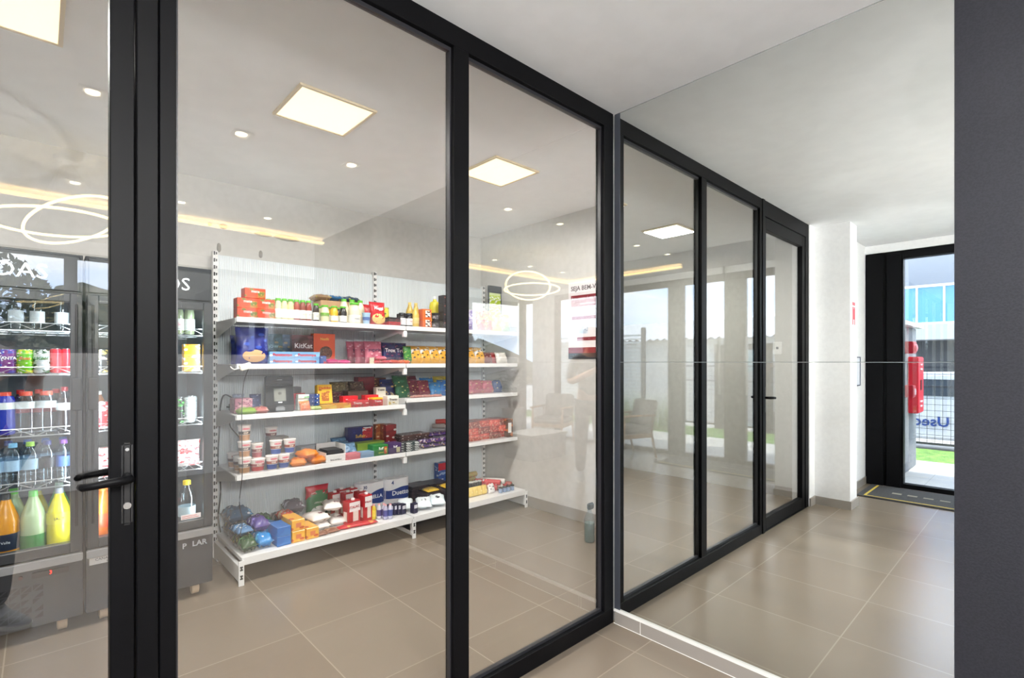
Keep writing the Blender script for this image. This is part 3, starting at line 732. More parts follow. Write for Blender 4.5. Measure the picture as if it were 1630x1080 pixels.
# red temperature display, vents, stickers
dp = link('display', box_mesh(-.07, .07, -.006, 0, -.016, .016, .003), M((16, 16, 18), .3), fa, (.04, FY+.02, .335))
lettering('3', .026, M((255, 50, 40), .4, emit=3), dp, (0, -.0065, 0))
link('indicator', lathe_mesh([(.009, 0), (.009, .004)], 14), M((60, 30, 30), .4), fa, (-.07, FY+.02, .335), (PI/2, 0, 0))
bm = bmesh.new(); rnd = random.Random(2)
for i in range(10):
    for j in range(5):
        cx, cz = -.40+i*.042, .12+j*.034
        for s in range(2):
            if rnd.random() < .25: continue
            a = [(cx, cz), (cx+.034, cz), (cx+.034, cz+.028)] if s else [(cx-.004, cz+.004), (cx-.004, cz+.03), (cx+.026, cz+.03)]
            v = [bm.verts.new((x, FY+.0192, z)) for x, z in a]; v2 = [bm.verts.new((x, FY+.021, z)) for x, z in a]
            bm.faces.new(v); bm.faces.new(v2[::-1])
            for q in range(3): bm.faces.new((v[q], v[(q+1) % 3], v2[(q+1) % 3], v2[q]))
link('vent', new_mesh(bm), M((12, 12, 14), .8), fa)
st = link('sticker', box_mesh(.19, .44, FY+.017, FY+.02, .325, .362), M((224, 224, 226), .6), fb)
lettering('CANALIZAR O DEGELO', .019, M((50, 50, 54), .6), st, (.315, FY+.0165, .350), ext=.0003)
lettering('E NIVELAR OS PÉS', .016, M((50, 50, 54), .6), st, (.325, FY+.0165, .334), ext=.0003)
lettering('P', .043, M((205, 212, 222), .3, .5), fb, (.618, FY+.0185, .320), off=.001)
lettering('LAR', .043, M((205, 212, 222), .3, .5), fb, (.695, FY+.0185, .324), off=.001)
st = link('sticker', box_mesh(.60, .70, FY+.0125, FY+.0145, .478, .505), M((228, 220, 220), .6), fb)
link('print', boxes_mesh([(.605, .69, FY+.0118, FY+.0126, .484, .487), (.605, .68, FY+.0118, FY+.0126, .494, .497)]), M((190, 90, 90), .6), st)

# ================================================================== PRODUCT BUILDERS
LIQ = {}
def see(c, rough=.08):
    """drink in a clear bottle"""
    return M(c, rough, 0, 0, spec=.8)
PETM = pane_mat('clear_plastic', (.86, .92, .95), .10, .03)
CACHE = {}
def cached(key, fn):
    if key not in CACHE: CACHE[key] = fn()
    return CACHE[key]
def part(name, key, fn, mat, parent, loc=(0, 0, 0), rot=(0, 0, 0)):
    me = cached((key, id(mat)), fn)
    return link(name, me, mat, parent, loc, rot)

def bottle(loc, label, cat, group, r=.032, h=.22, body=(255, 255, 255), cap=(230, 60, 40), band=None, bz=(.35, .6), neck=.4, name='drink_bottle', clear=False, fill=None, rz=0, sx=1, sy=1, txt=None, txtc=(30, 30, 40), capr=.45, capn='cap', shoulder=.62):
    t = thing(name, label, cat, loc, rz, group)
    nr = r*neck
    prof = [(r*.86, 0), (r, h*.03), (r*.97, h*.12), (r, h*.25), (r*.96, h*.45), (r, h*shoulder), (r*.86, h*(shoulder+.1)), (nr*1.25, h*.86), (nr, h*.92), (nr, h*.945)]
    if clear:
        part('bottle_body', ('bt', r, h, neck, sx, sy, shoulder), lambda: lathe_mesh(prof, 18, sx, sy), PETM, t)
        if fill:
            ip = [(max(a*.93, .001), b*.985+.002) for a, b in prof[:7]] + [(r*.7, h*(shoulder+.13))]
            part('liquid', ('lq', r, h, sx, sy, shoulder), lambda: lathe_mesh(ip, 18, sx, sy), see(fill), t)
    else:
        part('bottle_body', ('bt', r, h, neck, sx, sy, shoulder), lambda: lathe_mesh(prof, 18, sx, sy), M(body, .25), t)
    part('cap', ('cp', r, h, neck, capr), lambda: lathe_mesh([(r*capr, h*.90), (r*capr*1.03, h*.91), (r*capr, h*.995), (r*capr*.9, h)], 16), M(cap, .4), t)
    if band:
        b = part('label_band', ('lb', r, h, bz, sx, sy), lambda: lathe_mesh([(r*1.012, h*bz[0]), (r*1.015, h*bz[1])], 18, sx, sy, cap=False), M(band, .45), t)
        if txt: lettering(txt, min(r*.75, 1.7*r/max(1, len(txt))), M(txtc, .5), b, (0, -r*sy*1.02-.001, h*(bz[0]+bz[1])/2), ext=.0004)
    return t
def can(loc, label, group, c, band, r=.033, h=.122, txt=None, txtc=(240, 240, 240), rz=0):
    t = thing('drink_can', label, 'can', loc, rz, group)
    part('can_body', ('cn', r, h), lambda: lathe_mesh([(r*.82, 0), (r, h*.06), (r, h*.90), (r*.84, h*.985)], 20), printed(c, band, (235, 235, 235), 26, .25) if band else M(c, .25, .2), t)
    part('can_lid', ('cl', r, h), lambda: lathe_mesh([(r*.84, h*.985), (r*.84, h), (r*.74, h*.995), (r*.7, h*.98), (.001, h*.98)], 20), M((196, 198, 200), .25, .9), t)
    if txt: lettering(txt, r*.62, M(txtc, .4), t, (0, -r-.001, h*.62), off=.0006, ext=.0006)
    return t
def carton(loc, w, d, h, label, cat, group, c, face=None, txt=None, txtc=(255, 255, 255), ts=None, rz=0, name='carton', tz=.68, patch=None, patchc=(240, 240, 240), rot=None, txt2=None):
    """paper box; origin at the base centre"""
    t = thing(name, label, cat, loc, rz, group, rot)
    part('box_body', ('bx', w, d, h), lambda: box_mesh(-w/2, w/2, -d/2, d/2, 0, h, min(w, d, h)*.035, 1), face or M(c, .4), t)
    if patch:
        px0, px1, pz0, pz1 = patch
        part('front_print', ('pt', w, d, h, patch), lambda: box_mesh(px0*w-w/2, px1*w-w/2, -d/2-.0012, -d/2+.001, pz0*h, pz1*h, .0), patchc if not isinstance(patchc, tuple) else M(patchc, .45), t)
    if txt: lettering(txt, ts or h*.25, M(txtc, .45), t, (0, -d/2-.0022, h*tz), off=.0006, ext=.0005)
    if txt2: lettering(txt2[0], txt2[1], M(txt2[2], .45), t, (0, -d/2-.0022, h*txt2[3]), off=.0004, ext=.0005)
    return t
def pouch_mesh(w, h, t, seed=0, crimp=.06, base=False):
    rnd = random.Random(seed); bm = bmesh.new(); nx, nz = 12, 14
    g = {}
    for side in (-1, 1):
        for i in range(nx+1):
            for j in range(nz+1):
                u, v = i/nx, j/nz
                eu = max(0, 1-(2*u-1)**4)**.5
                vv = (v-crimp)/(1-2*crimp); vv = min(max(vv, 0), 1)
                ev = max(0, 1-(2*vv-1)**6)**.5
                if base and v < .5: ev = max(ev, .75*min(1, u*6, (1-u)*6))
                th = t/2*eu*ev + .0012
                wob = (rnd.uniform(-1, 1)*.10 + .06*math.sin(9*u+seed)*math.cos(7*v+2*seed))*t if 0 < i < nx and 0 < j < nz else 0
                wx = (u-.5)*w*(1-.06*math.sin(PI*vv))
                g[side, i, j] = bm.verts.new((wx, side*th + wob, v*h))
    for side in (-1, 1):
        for i in range(nx):
            for j in range(nz):
                bm.faces.new((g[side, i, j], g[side, i+1, j], g[side, i+1, j+1], g[side, i, j+1]))
    for i in range(nx):
        bm.faces.new((g[-1, i, 0], g[-1, i+1, 0], g[1, i+1, 0], g[1, i, 0])); bm.faces.new((g[-1, i, nz], g[-1, i+1, nz], g[1, i+1, nz], g[1, i, nz]))
    for j in range(nz):
        bm.faces.new((g[-1, 0, j], g[-1, 0, j+1], g[1, 0, j+1], g[1, 0, j])); bm.faces.new((g[-1, nx, j], g[-1, nx, j+1], g[1, nx, j+1], g[1, nx, j]))
    return new_mesh(bm, 'pouch', True)
def pouch(loc, w, h, t, label, cat, group, mat, rz=0, tilt=0, lie=False, patch=None, txt=None, txtc=(255, 255, 255), ts=.02, tz=.6, name='snack_pouch', seed=0, rot=None):
    """stand-up bag; tilt leans it back; lie puts it on its back (long side along local y)"""
    if rot is None: rot = (-PI/2 if lie else -tilt, 0, rz)
    if lie: loc = (loc[0], loc[1], loc[2] + t/2)
    o = thing(name, label, cat, loc, 0, group, rot)
    o.rotation_mode = 'XYZ'
    part('bag_body', ('pc', w, h, t, seed), lambda: pouch_mesh(w, h, t, seed), mat, o)
    if patch:
        part('front_print', ('pp', w, h, t, patch[:3]), lambda: lathe_mesh([(patch[0]*w, 0), (patch[0]*w*.96, .002), (.001, .0025)], 24, 1, patch[1]), M(patch[3], .45) if isinstance(patch[3], tuple) else patch[3], o, (0, -t/2+.001, patch[2]*h), (PI/2, 0, 0))
    if txt: lettering(txt, ts, M(txtc, .5), o, (0, -t/2-.004, tz*h), off=.0006, ext=.0008)
    return o
def row(n, fn, end='fridge end'):
    for i in range(n): fn(i, ordw(i, n, end))
def box_stack_mat(*a): return printed(*a)
# ================================================================== FRIDGE CONTENTS
GLASSG = 'drinks in the fridge by the shop door'
def fx(px, y=3.60): return X(px, y)
# top row: clear and green bottles
for i, x in enumerate((-.43, -.335, -.24, -.09, -.01, .085)):
    lab = ['green long neck beer bottle beside the fridge wall on the top wire shelf', 'green long neck beer bottle standing next to the clear bottles', 'green long neck beer bottle below the header lettering',
           'clear glass bottle on the top wire shelf behind foliage reflections', 'second clear glass bottle on the top wire shelf', 'clear glass bottle next to the door stile on the top shelf'][i]
    if i < 3: bottle((x, 3.62, 1.568), lab, 'bottle', None, .029, .185, (18, 60, 30), (200, 200, 200), (225, 228, 225), (.2, .5), name='beer_bottle')
    else: bottle((x, 3.62, 1.568), lab, 'bottle', None, .029, .185, cap=(220, 220, 220), band=(220, 226, 230), bz=(.2, .52), clear=True, name='glass_bottle')
# cans
cx = [fx(14), fx(45), fx(71)]
can((cx[0], 3.60, 1.343), 'purple grape soda can with white lettering on the can shelf', None, (110, 40, 130), (60, 70, 170), .033, .122, 'FANTA')
can((cx[1], 3.60, 1.343), 'lime green soda can between purple and white cans', None, (110, 190, 40), (210, 210, 60), .033, .122, 'Kuat', (200, 90, 30))
can((cx[2], 3.60, 1.343), 'white and dark green soda can beside the red slim cans', None, (205, 208, 208), (60, 90, 60), .033, .122, 'LIGHT', (40, 120, 50))
can((fx(95), 3.60, 1.343), 'slim red soda can beside the white and green can', None, (205, 30, 48), None, .024, .128)
can((fx(114), 3.60, 1.343), 'slim red soda can against the fridge door stile', None, (205, 30, 48), None, .024, .128)
for i, (x, c) in enumerate(((-.44, (200, 60, 30)), (-.36, (240, 190, 40)), (-.28, (30, 90, 160)))):
    can((x, 3.60, 1.343), '%s soda can against the wall side of the can shelf' % ('orange', 'yellow', 'blue')[i], None, c, (240, 240, 240))
for i, px in enumerate((14, 45, 71, 98)):
    can((fx(px)+.005, 3.71, 1.343), 'soda can in the second row behind the %s can' % ('purple', 'lime green', 'white and green', 'slim red')[i], None, ((90, 40, 120), (90, 160, 40), (180, 180, 180), (180, 30, 40))[i], None, .033, .122)
can((fx(163, 3.58), 3.58, 1.343), 'black and gold can beside the door frame in the second fridge', None, (40, 40, 38), (200, 180, 100), .03, .125, 'Villa')
# sports drinks
def sport(px, c, lab, cap=(236, 84, 60), clear=False):
    bottle((fx(px), 3.60, 1.033), lab, 'bottle', None, .040, .215, c, cap, (224, 230, 232), (.60, .76), .62, name='sports_drink', clear=clear, capr=.62, shoulder=.80, fill=None)
sport(19, (18, 44, 160), 'bright blue sports drink with an orange cap')
sport(47, (90, 80, 80), 'clear sports drink with orange cap next to the blue one', clear=True)
sport(74, (120, 130, 135), 'smoky pale sports drink with an orange cap, left of the soda bottle'.replace('left of', 'beside'), clear=True)
bottle((fx(105), 3.60, 1.033), 'clear soda bottle with a white label beside the fridge door stile', 'bottle', None, .034, .235, cap=(120, 20, 30), band=(228, 232, 234), bz=(.48, .64), clear=True, fill=(44, 26, 26), name='soda_bottle')
for i, x in enumerate((-.44, -.35, -.26)):
    bottle((x, 3.60, 1.033), '%s sports drink at the wall side of the fridge' % ('red', 'orange', 'green')[i], 'bottle', None, .040, .215, ((180, 20, 30), (230, 110, 30), (60, 160, 60))[i], (236, 84, 60), (224, 230, 232), (.60, .76), .62, name='sports_drink', capr=.62, shoulder=.80)
for i, px in enumerate((33, 60, 90)):
    bottle((fx(px), 3.72, 1.033), 'dark cola bottle standing behind the sports drinks, %s' % ordw(i, 3, 'wall end'), 'bottle', None, .036, .22, (40, 22, 20), (200, 30, 30), (190, 30, 36), (.45, .62), name='soda_bottle')
can((fx(163, 3.58), 3.58, 1.033), 'red and silver can beside the door frame in the second fridge', None, (196, 44, 50), (220, 220, 222), .028, .15)
# water
def water(px, cap, lab, fill, y=3.60, band=(150, 185, 215)):
    bottle((fx(px, y), y, .763), lab, 'bottle', None, .037, .225, cap=cap, band=band, bz=(.38, .62), clear=True, fill=None, name='water_bottle', shoulder=.70)
water(12, (20, 50, 120), 'water bottle with dark blue cap on the water shelf', None)
water(40, (130, 190, 225), 'water bottle with a light blue cap', None, band=(170, 200, 225))
water(62, (170, 215, 90), 'water bottle with a lime green cap', None, band=(150, 180, 200))
water(87, (30, 40, 100), 'water bottle with dark band beside the lime capped one', None, band=(20, 26, 40))
water(110, (110, 60, 140), 'water bottle with purple cap by the fridge door stile', None, band=(60, 90, 150))
for i, px in enumerate((0, 26, 50, 75, 100)):
    water(px, (40, 90, 160), 'blue capped water bottle in the rear row, %s' % ordw(i, 5, 'wall end'), None, 3.72)
for i, x in enumerate((-.43, -.34, -.25)):
    bottle((x, 3.60, .763), 'blue capped water bottle near the fridge wall, %s' % ordw(i, 3, 'wall end'), 'bottle', None, .037, .225, cap=(30, 80, 160), band=(90, 140, 200), bz=(.38, .62), clear=True, name='water_bottle', shoulder=.7)
# juices on the fridge floor
def juice(px, c, cap, lab, y=3.62, r=.052, h=.315, band=None, txt=None, txtc=(40, 40, 44), bz=(.12, .38), neck=.33):
    bottle((fx(px, y), y, .416), lab, 'bottle', None, r, h, c, cap, band, bz, neck, name='juice_bottle', txt=txt, txtc=txtc, capr=.34, shoulder=.55)
juice(14, (226, 150, 30), (50, 50, 52), 'orange juice bottle with a dark label and black cap', band=(24, 34, 54), txt='Valle', txtc=(236, 236, 236))
juice(50, (176, 196, 150), (110, 200, 90), 'pale green lemonade bottle with green cap and green label', band=(50, 130, 60), bz=(.06, .30))
juice(93, (222, 206, 40), (130, 134, 140), 'yellow juice bottle with dark lettering and a grey cap', y=3.61, band=(222, 206, 40), txt='IALY', bz=(.42, .6), neck=.33)
juice(38, (170, 190, 140), (120, 205, 80), 'pale green lemonade bottle in the second row', 3.75)
juice(74, (214, 196, 30), (130, 134, 140), 'yellow juice bottle in the second row', 3.75)
juice(2, (150, 110, 40), (110, 110, 112), 'amber juice bottle behind the orange juice', 3.75)
juice(112, (70, 170, 80), (170, 200, 180), 'green drink bottle in the second row by the door stile', 3.77)
for i, x in enumerate((-.42, -.29)):
    bottle((x, 3.62, .416), ('red', 'purple')[i] + ' juice bottle near the fridge wall on the bottom deck', 'bottle', None, .05, .31, ((180, 40, 50), (90, 40, 110))[i], (230, 230, 230), (230, 230, 230), (.15, .4), name='juice_bottle')
# second fridge, seen each side of the door post
bottle((fx(163, 3.60), 3.60, .416), 'orange soda bottle beside the door frame in the second fridge', 'bottle', None, .047, .30, (214, 104, 30), (230, 120, 40), (216, 70, 30), (.25, .5), name='soda_bottle')
carton((fx(163, 3.58), 3.60, .763), .075, .06, .16, 'white and red carton beside the door frame in the second fridge', 'carton', None, (222, 216, 212), printed((222, 216, 212), (190, 40, 46), (200, 60, 60), 30), name='drink_carton')
for i, px in enumerate((284, 301)):
    bottle((fx(px, 3.62), 3.62, 1.568), 'ice bottle with white pink lettered label, %s' % ('beside the door post', 'nearer the shelving')[i], 'bottle', None, .030, .205, cap=(226, 228, 226), band=(232, 234, 228), bz=(.12, .46), clear=True, fill=(196, 200, 150), name='cooler_bottle', txt='Sc', txtc=(210, 60, 110))
for i in range(2):
    carton((fx(304, 3.60), 3.60, 1.343+i*.083), .085, .06, .082, 'yellow and white drink carton, %s of two in the second fridge' % ('lower', 'upper')[i], 'carton', None, (240, 180, 50), printed((240, 176, 40), (240, 240, 236), (230, 90, 40), 22), name='drink_carton')
can((fx(287, 3.60), 3.60, 1.033), 'black energy drink can with green claw mark beside the door post', None, (22, 26, 24), (60, 150, 60), .03, .155)
can((fx(299, 3.60), 3.60, 1.033), 'white energy drink can toward the shelving side', None, (222, 226, 226), (180, 190, 190), .03, .155)
can((fx(305, 3.70), 3.70, 1.033), 'white energy drink can in the second row', None, (214, 220, 220), (170, 180, 180), .03, .155)
pouch((fx(294, 3.62), 3.62, .763), .17, .16, .06, 'white and red printed bag on the lower wire shelf of the second fridge', 'bag', None, printed((224, 214, 212), (200, 60, 66), (206, 80, 84), 34), txt='Sadia', txtc=(200, 40, 50), ts=.03, name='frozen_bag')
bottle((fx(299, 3.56), 3.56, .416), 'large clear water bottle with yellow cap on the fridge floor', 'bottle', None, .046, .265, cap=(240, 205, 40), band=(186, 200, 204), bz=(.20, .42), clear=True, name='water_bottle', shoulder=.62)
for i in range(4):
    x = .24+i*.09
    bottle((x, 3.72, .416), 'cola bottle in the rear of the second fridge, %s' % ordw(i, 4, 'wall end'), 'bottle', None, .04, .26, (40, 20, 20), (190, 30, 36), (190, 30, 36), (.4, .6), name='soda_bottle')
    can((x, 3.72, 1.343), 'silver can in the rear of the second fridge, %s' % ordw(i, 4, 'wall end'), None, (170, 174, 180), (60, 90, 170))
    bottle((x, 3.74, 1.033), 'amber tea bottle in the rear of the second fridge, %s' % ordw(i, 4, 'wall end'), 'bottle', None, .033, .2, (150, 90, 30), (230, 230, 230), (60, 120, 60), (.35, .6), name='tea_bottle')

# ================================================================== SHELF 1 (top)
F1 = 3.655
TEA = printed((206, 78, 48), (214, 92, 52), (120, 120, 60), 9, .4)
def teabox(px0, px1, z, lab, y=F1+.02):
    xa, xb = X(px0, y), X(px1, y); w = xb-xa
    carton(((xa+xb)/2, y+.02, z), w, .09, .068, lab, 'box', None, (206, 74, 44), TEA, 'mate', (240, 225, 215), .026, name='tea_box', patch=(.62, .95, .1, .7), patchc=printed((110, 120, 60), (180, 120, 60), (210, 170, 90), 30))
teabox(367, 401, Z1, 'orange tea box, bottom of the stack nearest to the card terminal side'.replace('nearest to the card terminal side', 'at the fridge end of the top shelf'))
teabox(366, 400, Z1+.0685, 'orange tea box lying second in the stack at the fridge end')
teabox(404, 434, Z1, 'orange tea box, lower one beside the green capped sauces')
teabox(405, 433, Z1+.0685, 'orange tea box, upper one beside the green capped sauces')
teabox(388, 421, Z1+.1375, 'orange tea box crowning both stacks on the top shelf')
GC = (104, 190, 60)
def sauce(px, c, lab, r=.022, h=.152, y=F1, band=(232, 230, 222), bz=(.12, .52), z=Z1, txt=None, txtc=(170, 50, 60)):
    bottle((X(px, y), y, z), lab, 'bottle', 'green capped sauce bottles', r, h, c, GC, band, bz, .55, name='sauce_bottle', capr=.8, shoulder=.64, txt=txt, txtc=txtc)
for i, (px, c) in enumerate(((439, (196, 204, 170)), (449, (214, 206, 160)), (459, (222, 208, 150)), (469, (150, 60, 40)), (480, (130, 58, 38)), (491, (140, 50, 34)))):
    sauce(px, c, 'tall green capped salad sauce bottle with white label, ' + ordw(i, 6, 'tea boxes'), txt='salad')
sauce(503, (52, 44, 38), 'small dark sauce bottle with green cap and white label', .022, .135, txt='alho', txtc=(60, 120, 50))
for i, px in enumerate((428, 437, 447, 457, 467, 478, 489)):
    bottle((X(px, F1+.10), F1+.10, Z1), 'green capped sauce bottle in the second row, ' + ordw(i, 7, 'tea boxes'), 'bottle', 'green capped sauces behind', .022, .152, ((180, 190, 150), (140, 60, 40))[i % 2], GC, (228, 226, 218), (.12, .52), .55, name='sauce_bottle', capr=.8, shoulder=.64)
sauce(517, (222, 214, 176), 'squat cream dressing bottle with green cap', .031, .128, band=(110, 160, 60), bz=(.36, .56))
sauce(532, (222, 170, 36), 'yellow mustard bottle with a green cap', .028, .128, band=(236, 236, 226), bz=(.14, .42))
sauce(546, (34, 32, 30), 'black sauce bottle with a green cap', .028, .130, band=(232, 232, 226), bz=(.10, .45))
sauce(564, (232, 222, 190), 'large cream mayonnaise bottle with white blue label in front of the green caps', .044, .165, band=(238, 236, 224), bz=(.08, .42), txt='mayo', txtc=(40, 60, 120))
for i, (px, yy) in enumerate(((552, 3.80), (560, 3.80), (568, 3.80))):
    bottle((X(px, yy), yy, Z1), 'tall cream mayonnaise bottle behind the large one, ' + ordw(i, 3), 'bottle', None, .036, .205, (228, 220, 190), GC, None, name='sauce_bottle', neck=.5, capr=.55)
sauce(512, (210, 200, 160), 'cream dressing bottle in the second row', .028, .13, 3.76); sauce(528, (214, 160, 40), 'mustard bottle in the second row', .028, .13, 3.76); sauce(541, (40, 36, 32), 'black sauce bottle in the second row', .028, .13, 3.76)
# cardboard tray with blue bags behind
carton((X(540, 3.98), 3.99, Z1), .36, .16, .20, 'brown cardboard tray carrying blue snack bags behind the sauces', 'box', None, (186, 150, 112), name='cardboard_tray')
for i, (px, c) in enumerate(((519, (150, 120, 90)), (535, (36, 96, 146)), (552, (30, 60, 80)))):
    pouch((X(px, 3.98), 3.90, Z1+.20), .13, .17, .045, '%s snack bag lying on the cardboard tray' % ('brown', 'bright blue', 'dark teal')[i], 'bag', None, printed(c, tuple(min(255, v+30) for v in c), (210, 190, 80), 16), lie=True, seed=i, rz=.2*i)
cup_p = [(.024, 0), (.031, .085), (.033, .088), (.033, .094), (.001, .095)]
t = thing('yogurt_cup', 'light blue cup between the mayonnaise and the red pouches', 'cup', (X(583, F1), F1, Z1)); part('cup_body', 'cup', lambda: lathe_mesh(cup_p, 20), M((170, 200, 226), .4), t)
part('label_band', 'cupb', lambda: lathe_mesh([(.0285, .035), (.030, .060)], 20, cap=False), M((60, 100, 170), .4), t)
REDP = printed((186, 28, 36), (176, 22, 30), (214, 60, 56), 14)
for i, (px, y) in enumerate(((576, 3.86), (584, 3.86), (592, 3.87))):
    pouch((X(px, y), y, Z1), .13, .185, .04, 'red seasoning pouch standing behind, ' + ordw(i, 3), 'pouch', None, REDP, tilt=.12, seed=i)
pouch((X(601, F1+.02), F1+.02, Z1), .135, .19, .05, 'red soup pouch with picture of a yellow plate, standing in front', 'pouch', None, printed((190, 26, 36), (196, 34, 40), (210, 60, 50), 8), tilt=.08, patch=(.42, .75, .28, (222, 186, 110)), txt='Maggi', ts=.034, tz=.72)
pouch((X(610, 3.76), 3.76, Z1), .12, .165, .05, 'yellow green pasta pouch peeking behind the red soup pouch', 'pouch', None, printed((206, 196, 70), (90, 110, 50), (220, 210, 150), 18), tilt=.1)
for i in range(2):
    carton((X(625, F1), F1+.005, Z1+i*.036), .105, .08, .035, '%s small flat box in the low pair before the dark jars' % ('red lower', 'black upper')[i], 'box', None, ((176, 26, 34), (34, 30, 32))[i], printed(*(((176, 26, 34), (150, 20, 30), (40, 20, 20)), ((34, 30, 32), (60, 30, 34), (150, 40, 40)))[i], 24))
def jar(px, lab, c=(28, 26, 28), band=(228, 228, 230), lid=(24, 24, 26), r=.030, h=.115, y=F1, z=Z1, name='coffee_jar', txt=None):
    t = thing(name, lab, 'jar', (X(px, y), y, z))
    part('jar_body', ('jr', r, h), lambda: lathe_mesh([(r*.94, 0), (r, .004), (r, h*.74), (r*.85, h*.80)], 22), M(c, .25), t)
    part('lid', ('jl', r, h), lambda: lathe_mesh([(r*.92, h*.80), (r*.94, h*.82), (r*.94, h*.98), (r*.86, h)], 22), M(lid, .4), t)
    part('label_band', ('jb', r, h), lambda: lathe_mesh([(r*1.01, h*.14), (r*1.01, h*.62)], 22, cap=False), M(band, .5), t)
    if txt: lettering(txt, r*.5, M((190, 30, 40), .5), t, (0, -r*1.02-.001, h*.42))
jar(640, 'dark coffee jar with white label next to the small flat boxes', txt=None)
jar(651, 'dark coffee jar with red and white label beside the oil bottles', band=(234, 230, 230), txt='Nes')
jar(646, 'dark coffee jar in the second row', y=F1+.09); jar(637, 'second dark coffee jar in the rear row', y=F1+.09)
OIL = (206, 176, 84)
for i, (px, y) in enumerate(((661, F1), (652, 3.86), (662, 3.86))):
    bottle((X(px, y), y, Z1), ('golden cooking oil bottle beside the orange boxes', 'tall golden oil bottle behind the coffee jars', 'tall golden oil bottle behind the front oil bottle')[i], 'bottle', None, .033, (.165, .235, .235)[i], OIL, (226, 200, 110), (214, 190, 120), (.2, .5), name='oil_bottle', clear=False)
ORB = printed((226, 104, 40), (230, 116, 50), (240, 236, 230), 6)
for i in range(2):
    carton((X(677, F1), F1+.005, Z1+i*.0805), .088, .07, .08, 'orange box with white curled picture, %s of two' % ('lower', 'upper')[i], 'box', None, (226, 104, 40), None, patch=(.3, .85, .15, .85), patchc=printed((236, 230, 224), (40, 34, 34), (220, 120, 70), 34))
for i in range(2):
    t = thing('dessert_cup', 'dark plastic cup with black lid, %s of two' % ('lower', 'upper')[i], 'cup', (X(693, F1), F1, Z1+i*.069))
    part('cup_body', 'dcup', lambda: lathe_mesh([(.028, 0), (.034, .055), (.037, .058), (.037, .066), (.001, .067)], 22), M((44, 42, 44), .35), t)
    part('label_band', 'dcb', lambda: lathe_mesh([(.0312, .014), (.0345, .046)], 22, cap=False), printed((70, 66, 70), (190, 186, 190), (40, 40, 40), 60), t)
bottle((X(692, 3.85), 3.85, Z1), 'yellow pump bottle with white nozzle behind the black lidded cups', 'bottle', None, .05, .31, (222, 210, 50), (228, 228, 228), (214, 200, 40), (.25, .6), name='pump_bottle', neck=.3, capr=.3, shoulder=.72)
BLK = printed((32, 28, 30), (26, 24, 26), (120, 70, 60), 10)
for i in range(4):
    carton((X(709, F1), F1+.01, Z1+i*.0745), .085, .08, .074, 'black box with white picture, %s of four at the mullion' % ('bottom', 'second', 'third', 'top')[i], 'box', None, (32, 28, 30), BLK, patch=(.5, .92, .12, .88), patchc=printed((225, 222, 222), (170, 166, 168), (70, 60, 60), 40))
for i, (px, c1, c2, lab, w, h) in enumerate(((730, (60, 60, 66), (190, 190, 190), 'grey black tin hidden by the mullion', .07, .16), (752, (150, 140, 190), (214, 210, 226), 'lilac and white bag on the top shelf past the mullion', .12, .20), (764, (196, 50, 50), (230, 150, 60), 'red and orange bag between lilac and yellow bags', .11, .19),
        (781, (196, 70, 50), (236, 170, 60), 'orange red bag before the green display card', .10, .2), (796, (216, 200, 70), (236, 226, 140), 'yellow bag under the green display card', .12, .17), (812, (150, 170, 90), (220, 226, 190), 'pale green bag at the poster wall end of the top shelf', .12, .18))):
    pouch((X(px, F1+.02), F1+.02, Z1), w, h, .05, lab, 'bag', None, printed(c1, c2, (240, 236, 230), 24), tilt=.1, seed=i)
# green display card
t = thing('display_rack', 'black topped display rack hung with lime green and white packs', 'rack', (X(800, 3.80), 3.80, Z1))
link('rack_frame', boxes_mesh([(-.085, -.077, -.01, .01, 0, .44), (.077, .085, -.01, .01, 0, .44), (-.085, .085, -.012, .012, .40, .47), (-.085, .085, -.03, .03, 0, .008)], .003), M((38, 42, 48), .4), t)
link('rack_backing', box_mesh(-.077, .077, .002, .006, .008, .40), M((206, 220, 150), .5), t)
for k in range(3):
    for j in range(2):
        part('blister_pack', 'blp', lambda: box_mesh(-.034, .034, -.012, .0, 0, .095, .004), printed((176, 200, 50), (236, 238, 230), (120, 150, 40), 26), t, (-.038+j*.076, .001, .05+k*.115))

# ================================================================== SHELF 2
F2 = 3.66
NAVYP = printed((26, 38, 130), (20, 30, 110), (60, 90, 190), 7)
pouch((X(394, F2+.03), F2+.03, Z2), .21, .25, .08, 'large royal blue bag with biscuit picture at the fridge end of the second shelf', 'bag', None, NAVYP, tilt=.05, patch=(.34, .6, .22, printed((206, 160, 110), (170, 110, 70), (230, 210, 170), 60)), base=None) if False else pouch((X(394, F2+.03), F2+.03, Z2), .21, .25, .08, 'large royal blue bag with biscuit picture at the fridge end of the second shelf', 'bag', None, NAVYP, tilt=.05, patch=(.34, .6, .22, (204, 160, 112)))
pouch((X(378, 3.78), 3.80, Z2), .17, .20, .07, 'second royal blue bag behind at the fridge end', 'bag', None, NAVYP, tilt=.1, seed=2)
carton((X(424, 3.78), 3.80, Z2), .16, .06, .215, 'dark green cereal box beside the large royal blue bag', 'box', None, (30, 62, 66), printed((28, 58, 62), (40, 76, 84), (120, 100, 60), 9), 'Snow', (120, 150, 150), .045, name='cereal_box', tz=.6)
carton((X(448, 3.80), 3.82, Z2), .15, .06, .215, 'slate blue cereal box between dark green and maroon boxes', 'box', None, (60, 80, 104), printed((60, 80, 104), (84, 104, 130), (150, 130, 100), 9), name='cereal_box')
carton((X(481, 3.80), 3.80, Z2), .165, .06, .215, 'dark maroon cereal box with white oval lettering', 'box', None, (92, 44, 50), printed((92, 44, 50), (70, 34, 40), (120, 70, 70), 7), 'KitKat', (236, 226, 222), .05, name='cereal_box', tz=.62)
